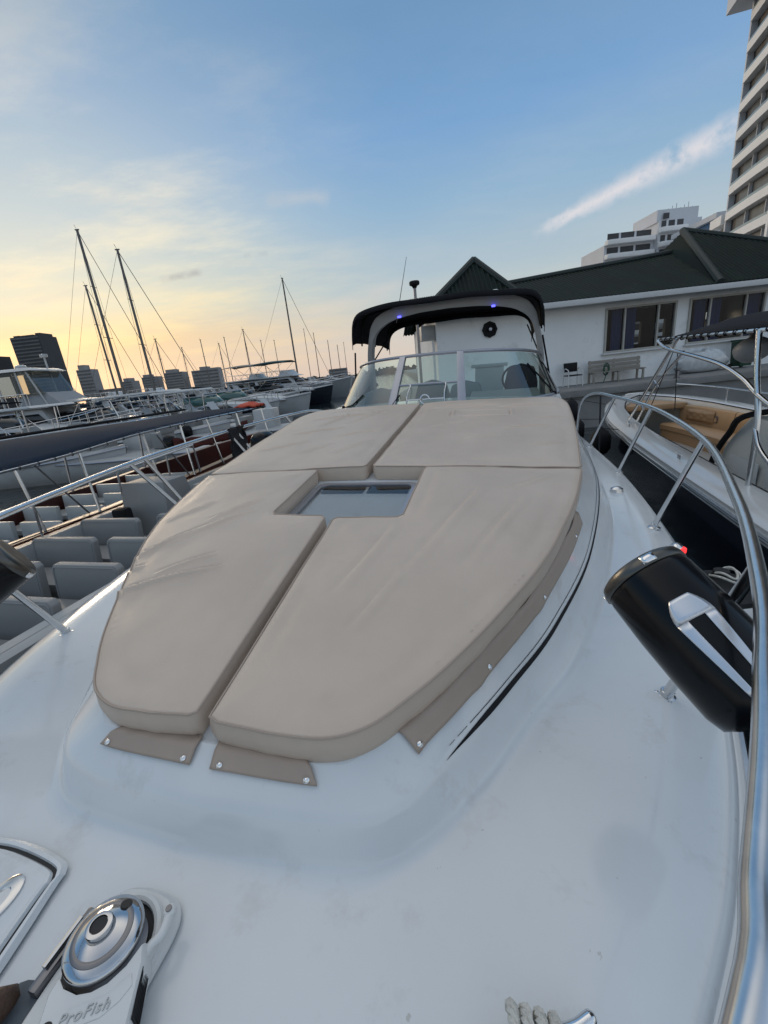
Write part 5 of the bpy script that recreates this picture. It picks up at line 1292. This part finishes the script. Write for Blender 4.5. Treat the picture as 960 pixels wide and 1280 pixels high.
for k in range(7):
    g = MB(); g.tube([(73.5+k*1.0, 121, 33.7), (73.5+k*1.0, 121, 34.3+.5*(k % 3))], .06, 5); g.build('roof_antenna', 'dark_steel', mb_)

for o_ in [mb_]: o_.location = (5.2, 0, -1.0)
# ================================================================== skyline across the water
def tower(label, x, y, wd, dp, h, rz=0, m='city_grey', floors=14, step=None, base=0.9):
    t = thing('distant_tower', label, 'building', (x, y, base), rz, 'skyline across the water')
    g = MB(); g.box((0, 0, h/2), (wd, dp, h)); g.build('wall', m, t, smooth=False)
    if step:
        for sx, sw_, sh in step: 
            g = MB(); g.box((sx, 0, h+sh/2), (sw_, dp*.7, sh)); g.build('roof_house', m, t, smooth=False)
    fh = h/floors
    for k in range(floors):
        g = MB(); g.box((0, -dp/2-.05, fh*(k+.55)), (wd*.94, .3, fh*.42)); g.build('window_band', 'city_window', t, smooth=False)
    return t
tower('big dark slab tower with horizontal floor lines at the left of the skyline', -211, 300, 18, 16, 45.2, 0, 'city_dark', 22, [(-6.5, 3.5, 1.2), (0, 8, 1.0), (7, 3, 1.6)])
tower('dark tower cut by the left picture edge, left of the slab tower', -240, 296, 14, 16, 36, 0, 'city_dark', 16)
tower('grey stepped tower right of the flybridge boat roof', -187, 305, 9, 10, 23, .1, 'city_grey', 11, [(-1.5, 4, 3)])
tower('lower grey block right of the stepped tower', -178, 310, 15, 12, 9.5, .1, 'city_grey', 6)
tower('pale grey tower standing between the first and second tall masts', -163, 308, 8, 10, 13, 0, 'city_grey', 8, [(0, 4, 2)])
tower('square grey tower directly behind the second tall mast', -144.5, 302, 9, 10, 14, 0, 'city_grey', 9, [(-2, 4, 1.6)])
tower('wide grey block behind the white bow canopy', -127, 300, 11, 12, 15, .1, 'city_grey', 9, [(-2, 6, 2)])
tower('long grey hotel block left of the motor cruisers', -106.5, 300, 17, 12, 14.5, .1, 'city_grey', 7, [(-1, 5, 2.0), (6, 5, .8)])
tower('small pale block on the low tree line near the far right of the shore', -20, 300, 12, 8, 6.2, 0, 'city_grey', 3)

# ================================================================== marina boats
def hull_rows(L, B, fb, n=16):
    rows = []
    for i in range(n+1):
        t = i/n; x = -L/2+L*t
        hb = B/2*(1-max(0, (t-.45)/.55)**2.3)*(.93+.07*min(1, t/.3)); hb = max(hb, .015)
        sh = fb*(.86+.42*t**2.2); wl = hb*(.86-.5*t**3); kx = x-(.16*L*max(0, t-.6))
        rows.append([Vector((kx, -wl*.6, -.25)), Vector((x-(x-kx)*.6, -wl, .15)), Vector((x-(x-kx)*.25, -hb*.96, sh*.62)), Vector((x, -hb, sh)), Vector((x, -hb*.90, sh+.05)), Vector((x, 0, sh+.10)),
                     Vector((x, hb*.90, sh+.05)), Vector((x, hb, sh)), Vector((x-(x-kx)*.25, hb*.96, sh*.62)), Vector((x-(x-kx)*.6, wl, .15)), Vector((kx, wl*.6, -.25))])
    return rows
def sheer(L, B, fb, t):
    hb = B/2*(1-max(0, (t-.45)/.55)**2.3)*(.93+.07*min(1, t/.3)); return -L/2+L*t, max(hb, .015), fb*(.86+.42*t**2.2)
def basehull(t, L, B, fb, hm, boot=True):
    g = MB(); rw = hull_rows(L, B, fb)
    lo = MB(); lo.grid([r[:4] for r in rw]); lo.grid([r[7:] for r in rw]); lo.add(rw[0], [tuple(range(11))]); lo.build('hull', hm, t, ang=45)
    g.grid([r[3:8] for r in rw]); g.build('deck', 'white_dirty', t, ang=45, recalc=False)
    r_ = MB()
    for s_ in (3, 7): r_.tube([r[s_]+Vector((0, (-.02 if s_ == 3 else .02), -.02)) for r in rw], .035, 6)
    r_.build('rub_rail', 'alu', t)
def rail(t, L, B, fb, t0=.45, t1=1.0, h=.55):
    g = MB(); n = 8
    for s_ in (-1, 1):
        top = []
        for k in range(n+1):
            q = t0+(t1-t0)*k/n; x, hb, z = sheer(L, B, fb, q); p = Vector((x-.08*(q > .98), s_*max(.03, hb*.9), z+.05)); top.append(p+Vector((0, 0, h*(1 if k else .3))))
            g.tube([p, top[-1]], .018, 5)
        g.tube(cat(top, 2), .022, 5)
    g.build('rail', 'steel', t)
def cruiser(label, loc, rz, L=10, B=3.2, fb=1.25, hm='boat_white', fly=False, arch=True, top=None, glass='dark_glass', stripe=None, encl=False, flytop=None, group='motor boats moored across the water'):
    t = thing('cruiser', label, 'motor boat', loc, rz, group)
    basehull(t, L, B, fb, hm); rail(t, L, B, fb)
    zd = fb*.95
    # trunk cabin with slanting front
    prof = [(-L*.12, zd), (L*.36, zd+.15), (L*.28, zd+.42), (L*.10, zd+.62), (-L*.12, zd+.62)]
    g = MB(); g.extr(prof, B*.36, B*.30); g.build('cabin', 'boat_white', t, bevel=.06)
    for s_ in (-1, 1):
        g = MB(); y = s_*(B*.335+.012); vs = [(-L*.08, y*1.01, zd+.22), (L*.20, y*1.01, zd+.26), (L*.16, y*.97, zd+.46), (-L*.06, y*.97, zd+.50)]; g.add(vs, [(0, 1, 2, 3)]); g.build('side_window', 'dark_glass', t, recalc=False, solid=.02)
    # windscreen
    zc = zd+.60
    g = MB(); fr_ = [(-L*.16, -B*.36), (L*.0, -B*.33), (L*.07, -B*.18), (L*.085, 0), (L*.07, B*.18), (L*.0, B*.33), (-L*.16, B*.36)]
    g.grid([[Vector((x, y, zc)) for x, y in fr_], [Vector((x-.62 if abs(y) < B*.34 else x-.1, y*.88, zc+.62)) for x, y in fr_]]); w_ = g.build('windscreen', glass, t, recalc=False, solid=.02, ang=20)
    g = MB(); g.tube(cat([Vector((x-.62 if abs(y) < B*.34 else x-.1, y*.88, zc+.63)) for x, y in fr_], 3), .03, 6); g.build('frame', 'alu', w_)
    g = MB(); g.box((-L*.28, 0, zd+.12), (L*.30, B*.74, .5)); g.build('cockpit', 'white_dirty', t, bevel=.08)
    for y in (-.5, .5):
        g = MB(); g.box((-L*.17, y, zd+.62), (.2, .5, .6)); g.box((-L*.17+.2, y, zd+.42), (.45, .5, .14)); g.build('seat', 'boat_white', t, bevel=.05)
    if arch:
        g = MB()
        for s_ in (-1, 1):
            g.add([(-L*.30, s_*B*.44, zd), (-L*.20, s_*B*.44, zd), (-L*.30, s_*B*.40, zd+1.5), (-L*.345, s_*B*.40, zd+1.5), (-L*.30, s_*B*.40, zd), (-L*.20, s_*B*.40, zd), (-L*.30, s_*B*.36, zd+1.5), (-L*.345, s_*B*.36, zd+1.5)], [(0, 1, 2, 3), (7, 6, 5, 4), (0, 4, 5, 1), (1, 5, 6, 2), (2, 6, 7, 3), (3, 7, 4, 0)])
        g.box((-L*.32, 0, zd+1.52), (.42, B*.82, .09)); g.build('radar_arch', 'boat_white', t, bevel=.03)
    if top:
        g = MB(); z0 = zd+1.72; rr = []
        for i in range(9):
            x = -L*.36+L*.34*i/8; rr.append([Vector((x, B*.44*math.sin(a), z0+.22*math.cos(a)**.5*math.sin(PI*(.12+.76*i/8)))) for a in [-1.5+3.0*k/10 for k in range(11)]])
        g.grid(rr); tp_ = g.build('bimini', top, t, recalc=False, solid=.03, ang=80)
        for s_ in (-1, 1):
            g = MB()
            for x in (-L*.35, -L*.19, -L*.03): g.tube([(x, s_*B*.43, z0), (-L*.19, s_*B*.45, zd)], .02, 5)
            g.build('bimini_frame', 'steel', tp_)
    if fly:
        g = MB(); g.extr([(-L*.34, zd), (L*.05, zd), (-L*.02, zd+1.55), (-L*.36, zd+1.55)], B*.40, B*.38); g.build('deckhouse', 'boat_white', t, bevel=.06)
        for s_ in (-1, 1):
            g = MB(); y = s_*(B*.395+.012); g.add([(-L*.31, y, zd+.75), (-L*.0, y, zd+.75), (-L*.035, y, zd+1.28), (-L*.33, y, zd+1.28)], [(0, 1, 2, 3)]); g.build('saloon_window', 'dark_glass', t, recalc=False, solid=.02)
        g = MB(); g.extr([(-L*.38, zd+1.56), (L*.03, zd+1.56), (-L*.0, zd+1.72), (-L*.38, zd+1.72)], B*.45); g.build('flybridge_deck', 'boat_white', t, bevel=.04)
        g = MB(); g.extr([(-L*.12, zd+1.72), (-L*.01, zd+1.72), (-L*.05, zd+2.35), (-L*.10, zd+2.35)], B*.38, B*.34); g.build('flybridge_console', 'boat_white', t, bevel=.04)
        for s_ in (-1, 1):
            g = MB(); g.tube([(-L*.37, s_*B*.43, zd+2.4), (-L*.05, s_*B*.43, zd+2.4)], .025, 5)
            for k in range(6): x = -L*.37+L*.32*k/5; g.tube([(x, s_*B*.43, zd+1.72), (x, s_*B*.43, zd+2.4)], .02, 5)
            g.build('flybridge_rail', 'steel', t)
        if flytop:
            g = MB(); z0 = zd+3.35; rr = []
            for i in range(9):
                x = -L*.36+L*.33*i/8; rr.append([Vector((x, B*.42*a, z0+.22*(1-a*a)+.10*math.sin(PI*i/8))) for a in [-1+.2*k for k in range(11)]])
            g.grid(rr); tp_ = g.build('bimini', flytop, t, recalc=False, solid=.04, ang=80)
            for x in (-L*.34, -L*.06):
                for s_ in (-1, 1):
                    g = MB(); g.tube([(x, s_*B*.42, z0), (-L*.20, s_*B*.43, zd+1.72)], .025, 5); g.build('bimini_pole', 'steel', tp_)
        if encl:
            g = MB(); g.extr([(-L*.32, zd+3.62), (L*.01, zd+3.62), (-L*.02, zd+3.80), (-L*.30, zd+3.80)], B*.44, B*.38); g.build('hardtop', 'boat_white', t, bevel=.06)
            g = MB(); g.extr([(-L*.29, zd+2.36), (L*.03, zd+2.36), (-L*.03, zd+3.62), (-L*.29, zd+3.62)], B*.40, B*.38); g.build('clear_curtains', 'clear_vinyl', t)
            for x, x2 in ((-L*.29, -L*.29), (-L*.18, -L*.18), (-L*.07, -L*.08), (L*.03, -L*.03)):
                for s_ in (-1, 1):
                    g = MB(); g.tube([(x, s_*B*.41, zd+1.72), (x2, s_*B*.385, zd+3.62)], .05, 6); g.build('enclosure_post', 'boat_white', t)
            g = MB(); g.extr([(-L*.1, zd+1.72), (L*.10, zd+1.72), (L*.03, zd+2.4), (-L*.08, zd+2.4)], B*.42, B*.36); g.build('enclosure_skirt', 'cabin_grey', t, bevel=.05)
            g = MB(); g.lathe([(.26, 0), (.3, .08), (.28, .2), (.14, .26), (0, .27)], 16, (-L*.13, 0, zd+3.82)); g.lathe([(.05, 0), (.05, .6), (.2, .62), (.2, .78), (0, .8)], 12, (-L*.02, .4, zd+3.8)); g.build('radar_dome', 'boat_white', t)
    if stripe:
        for s_ in (-1, 1):
            g = MB(); a = []; b2 = []
            for k in range(13):
                q = .05+.85*k/12; x, hb, z = sheer(L, B, fb, q); a.append(Vector((x, s_*(hb+.008), z*.9))); b2.append(Vector((x-.04, s_*(hb*.975+.01), z*.70)))
            g.grid([a, b2]); g.build('hull_stripe', stripe, t, recalc=False)
    return t
def skiff(label, loc, rz, L=7, B=2.4, fb=.85, hm='boat_white', ttop='boat_white', engines=2, group='open boats with hard tops'):
    t = thing('skiff', label, 'motor boat', loc, rz, group)
    basehull(t, L, B, fb, hm); zd = fb
    g = MB(); g.box((-L*.02, 0, zd+.42), (.95, .8, .9)); g.add([(.2-L*.02, -.38, zd+.86), (.2-L*.02, .38, zd+.86), (-.05-L*.02, .34, zd+1.3), (-.05-L*.02, -.34, zd+1.3)], [(0, 1, 2, 3)]); g.build('console', 'boat_white', t, bevel=.05)
    g = MB(); g.box((-L*.16, 0, zd+.32), (.5, .9, .6)); g.box((-L*.195, 0, zd+.75), (.12, .9, .4)); g.build('seat', 'grey_vinyl', t, bevel=.05)
    if ttop:
        g = MB(); g.extr([(-L*.26, zd+1.95), (L*.17, zd+1.99), (L*.15, zd+2.07), (-L*.25, zd+2.05)], B*.42, B*.40); tp_ = g.build('hard_top', ttop, t, bevel=.03)
        g = MB()
        for s_ in (-1, 1):
            g.tube([(L*.05, s_*.62, zd), (L*.07, s_*.7, zd+1.96)], .03, 6); g.tube([(-L*.12, s_*.62, zd), (-L*.18, s_*.7, zd+1.96)], .03, 6); g.tube([(L*.05, s_*.62, zd+.4), (-L*.16, s_*.7, zd+1.9)], .022, 6)
        g.build('top_frame', 'steel', tp_)
    for k in range(engines):
        y = (k-(engines-1)/2)*.6
        g = MB(); rows = []
        for z_, w_, l_ in ((0, .15, .22), (.12, .18, .27), (.34, .18, .27), (.48, .13, .2), (.52, .03, .06)): rows.append([Vector((-L/2-.25+l_*math.cos(a), y+w_*math.sin(a), fb*.86+.08+z_)) for a in [2*PI*q/12 for q in range(12)]])
        g.grid(rows, closed=True); en = g.build('outboard', 'black_gloss', t, ang=60)
        g = MB(); g.box((-L/2-.22, y, fb*.35), (.2, .12, fb*1.2)); g.build('engine_leg', 'black_gloss', en, bevel=.02)
    return t
def sailboat(label, loc, rz, L=11, B=3.4, fb=1.15, mast=15, hm='boat_white', spread=(.45, .72), boom=True, mr=.085, group='sailing yachts with bare masts', lean=0.0, stays=True):
    t = thing('sailboat', label, 'sailboat', loc, rz, group)
    basehull(t, L, B, fb, hm); zd = fb*.97
    g = MB(); g.extr([(-L*.18, zd), (L*.20, zd+.1), (L*.14, zd+.45), (-L*.18, zd+.55)], B*.28, B*.24); g.build('cabin', 'boat_white', t, bevel=.06)
    g = MB(); mx_ = L*.08; top = Vector((mx_-lean, 0, zd+mast)); g.tube([Vector((mx_, 0, zd)), top], mr, 8, r2=mr*.75); ms = g.build('mast', 'mast_alu', t)
    g = MB()
    for q in spread:
        p = Vector((mx_, 0, zd)).lerp(top, q); g.tube([p+Vector((0, -B*.26*(1.25-q), 0)), p+Vector((0, B*.26*(1.25-q), 0))], .03, 5)
    g.box(top+Vector((0, 0, .05)), (.35, .12, .08)); g.tube([top, top+Vector((-.2, .1, .5))], .015, 4); g.build('spreader', 'mast_alu', ms)
    if stays:
        g = MB(); rs = .014
        g.tube([top, Vector((L*.5, 0, fb*1.3))], rs*2.0, 4); g.tube([top, Vector((-L*.5, 0, fb))], rs, 4)
        for s_ in (-1, 1):
            tips = [top*1.0]
            pts = [top]+[Vector((mx_, 0, zd)).lerp(top, q)+Vector((0, s_*B*.26*(1.25-q), 0)) for q in sorted(spread, reverse=True)]+[Vector((mx_, s_*B*.45, zd))]
            g.tube(pts, rs, 4)
        g.build('stay', 'wire', ms)
    if boom:
        g = MB(); g.tube([Vector((mx_, 0, zd+1.25)), Vector((mx_-L*.42, 0, zd+1.35))], .07, 6); bo = g.build('boom', 'mast_alu', t)
        g = MB(); g.tube(cat([Vector((mx_-.1, 0, zd+1.65)), Vector((mx_-L*.15, 0, zd+1.5)), Vector((mx_-L*.4, 0, zd+1.45))], 4), .17, 8); g.build('sail_cover', 'blue_canvas', bo)
    return t
def px(x, y, z=0.0):      # the spot at height z that the photograph shows there
    d = W2 @ Vector((x-480, 640-y, -528)); k = (z-CAMZ)/d.z; return (d.x*k, d.y*k)
def pY(x, Y, y=480):
    d = W2 @ Vector((x-480, 640-y, -528)); return d.x*Y/d.y
# ---- placement of the marina boats (bows mostly to the right)
RZ = R(-8)
cruiser('white flybridge boat with clear enclosed helm, in front of the dark slab tower', (pY(66, 27), 27, 0), R(4), 11, 3.9, 1.3, fly=True, encl=True, arch=False)
cruiser('white sport cruiser with green tinted windscreen, left of the open water', (pY(292, 36), 36, 0), RZ, 12.5, 3.6, 1.35, glass='green_glass', stripe=None)
cruiser('white cruiser with black hull band, its bow toward the open water', (pY(345, 50), 50, 0), RZ, 13, 3.8, 1.5, hm='navy', top='dark_canvas')
cruiser('flybridge yacht with teal canvas bimini near the open water', (pY(372, 60), 60, 0), R(-12), 15, 4.4, 1.9, hm='cabin_grey', fly=True, arch=False, flytop='teal_canvas')
cruiser('flybridge yacht with pale tan bimini left of the teal bimini yacht', (pY(332, 62), 62, 0), R(-10), 14, 4.3, 1.9, fly=True, arch=False, flytop='bench_wood')
cruiser('white cruiser with black canvas over the cockpit, right of the hotel block', (pY(250, 44), 44, 0), RZ, 11, 3.5, 1.4, top='dark_canvas')
cruiser('older white cabin boat in the second row behind the tour canopy', (pY(205, 29), 29, 0), R(-14), 8.5, 3.0, 1.1)
skiff('open white boat with a flat white hard top right of the flybridge boat', (pY(178, 22), 22, 0), R(-6), 8.0, 2.6, .95)
skiff('open white boat with long pale hard top at the left edge', (pY(22, 17), 17, 0), R(-8), 7.2, 2.5, .85)
skiff('small open boat with a white tilted sun roof beside the orange jacket', (pY(232, 25), 25, 0), R(-10), 6.5, 2.3, .85, engines=1)
skiff('white open boat with two black engines just beyond the blue canopy', (pY(150, 17.5), 17.5, 0), R(172), 7.5, 2.5, .8, ttop=None)
skiff('white open boat without a roof, left of the two engine boat', (pY(70, 17.0), 17.0, 0), R(176), 7.0, 2.4, .8, ttop=None, engines=1)
cruiser('dark canvas covered boat at the left edge below the skyline', (pY(-6, 21), 21, 0), R(0), 9, 3.2, 1.5, hm='white_dirty', top='dark_canvas')
skiff('white launch with its bow beside the end of the blue canopy', (pY(262, 23), 23, 0), R(-12), 8.5, 2.4, .9, ttop=None, engines=1)
skiff('low white launch between the canopy boat and the sun pads', (pY(330, 20), 20, 0), R(-9), 8.0, 2.4, .85, ttop=None, engines=1)
cruiser('small white cruiser farther back, partly hidden by the flybridge yacht', (pY(300, 66), 66, 0), RZ, 11, 3.4, 1.4)
cruiser('white motor cruiser in the back row below the grey towers', (pY(215, 58), 58, 0), RZ, 12, 3.6, 1.5, top='blue_canvas')
cruiser('white motor cruiser in the back row behind the tilted sun roof', (pY(165, 50), 50, 0), RZ, 12, 3.6, 1.5)
# masts
sailboat('sailboat with the tallest mast, left of centre in the mast cluster', (-24.65-.96, 45, 0), R(0), 12, 3.6, 1.2, 16.4, mr=.15, lean=-.0)
sailboat('sailboat whose shorter mast stands left of the tallest mast', (-25.35*50/45-.8, 50, 0), R(0), 10, 3.2, 1.1, 13.2, mr=.12)
sailboat('sailboat with the second tallest mast, right of the mast cluster', (-21.6*41/45-.96, 41, 0), R(3), 12, 3.6, 1.2, 13.4, mr=.13)
sailboat('small sailboat with short mast above the grey square tower', (pY(209, 60)-.8, 60, 0), R(0), 9, 3, 1.1, 8.6, mr=.09)
sailboat('sailboat mast rising just left of the flybridge yacht', (pY(316, 75)-.8, 75, 0), R(0), 11, 3.3, 1.2, 10.2, mr=.10)
sailboat('sailboat with tall double mast behind the teal bimini', (pY(372, 70)-.8, 70, 0), R(8), 13, 3.8, 1.3, 15.8, mr=.14)
sailboat('distant sailboat mast left of the flybridge yacht, thin and short', (pY(284, 95)-.8, 95, 0), R(0), 10, 3, 1.1, 10.5, mr=.10)
for i, (x, y, h, lab) in enumerate(((401, 150, 15.5, 'far sailboat with thin mast, first right of the flybridge yacht'), (417, 160, 13.5, 'far sailboat with thin mast, middle one over the low shore'), (428, 165, 12, 'far sailboat with thin mast, last before the windscreen'))):
    sailboat(lab, (pY(x, y)-.9, y, 0), R(10*i), 11, 3.2, 1.2, h, mr=.14, stays=False)

# a denser crowd of boats further back
for kind, x, Y, rz, kw, lab in (
    ('c', 120, 27, -10, dict(L=9.5, B=3.1, fb=1.25, top='white_dirty'), 'white cabin boat with pale bimini, just right of the clear enclosed flybridge'),
    ('c', 30, 36, -4, dict(L=10, B=3.2, fb=1.4, arch=True), 'white cabin boat behind the long pale hard top at the left'),
    ('c', 135, 36, -12, dict(L=10, B=3.2, fb=1.3, hm='white_dirty', top='dark_canvas'), 'off white boat with dark bimini below the tallest mast'),
    ('c', 188, 36, -8, dict(L=10.5, B=3.3, fb=1.3, stripe='navy'), 'white boat with a navy hull stripe below the second tallest mast'),
    ('s', 205, 26.5, -9, dict(L=7.5, B=2.5, fb=.9), 'white hard top boat squeezed in right of the flat hard top boat'),
    ('c', 262, 32, -10, dict(L=10, B=3.2, fb=1.25, glass='green_glass', stripe='navy'), 'white cruiser with navy stripe in front of the black canvas cruiser'),
    ('c', 305, 44, -8, dict(L=11, B=3.4, fb=1.35, arch=True), 'white sport cruiser between the green windscreen cruiser and the navy hull'),
    ('c', 150, 68, -6, dict(L=13, B=4, fb=1.7, fly=True, arch=False), 'flybridge yacht in the back row below the tallest mast'),
    ('c', 200, 74, -8, dict(L=13, B=4, fb=1.7, fly=True, arch=False, hm='white_dirty'), 'flybridge yacht in the back row, left of the blue bimini cruiser'),
    ('c', 258, 80, -8, dict(L=13, B=4, fb=1.6, top='teal_canvas'), 'back row cruiser with teal bimini below the hotel block'),
    ('c', 330, 88, -8, dict(L=14, B=4.2, fb=1.8, fly=True, arch=False), 'back row flybridge yacht just left of the teal bimini yacht'),
    ('c', 410, 110, -10, dict(L=13, B=4, fb=1.7), 'far white cruiser in the open water near the mangrove shore'),
    ('c', 432, 118, -8, dict(L=13, B=4, fb=1.7, hm='white_dirty'), 'far off white cruiser nearest the left edge of the windscreen')):
    loc = (pY(x, Y), Y, 0)
    if kind == 'c': cruiser(lab, loc, R(rz), **kw)
    else: skiff(lab, loc, R(rz), **kw)
# teal bimini on its own flybridge yacht
for x, Y, h, lab in ((238, 85, 9.5, 'thin mast behind the left end of the long grey hotel block'), (263, 90, 11, 'thin mast rising over the right part of the long grey hotel block'), (292, 100, 12, 'thin bare mast just right of the hotel block'),
    (336, 105, 11, 'thin mast rising between the two flybridge yachts'), (352, 120, 12, 'thin short mast left of the tall double mast'), (390, 130, 15, 'thin mast between the teal bimini and the first far mast'), (436, 170, 13, 'thin far mast closest to the windscreen corner'),):
    sailboat(lab, (pY(x, Y)-.8, Y, 0), R(random.uniform(-10, 10)), 10, 3.1, 1.15, h, mr=.075 if Y < 90 else .10, stays=Y < 90)
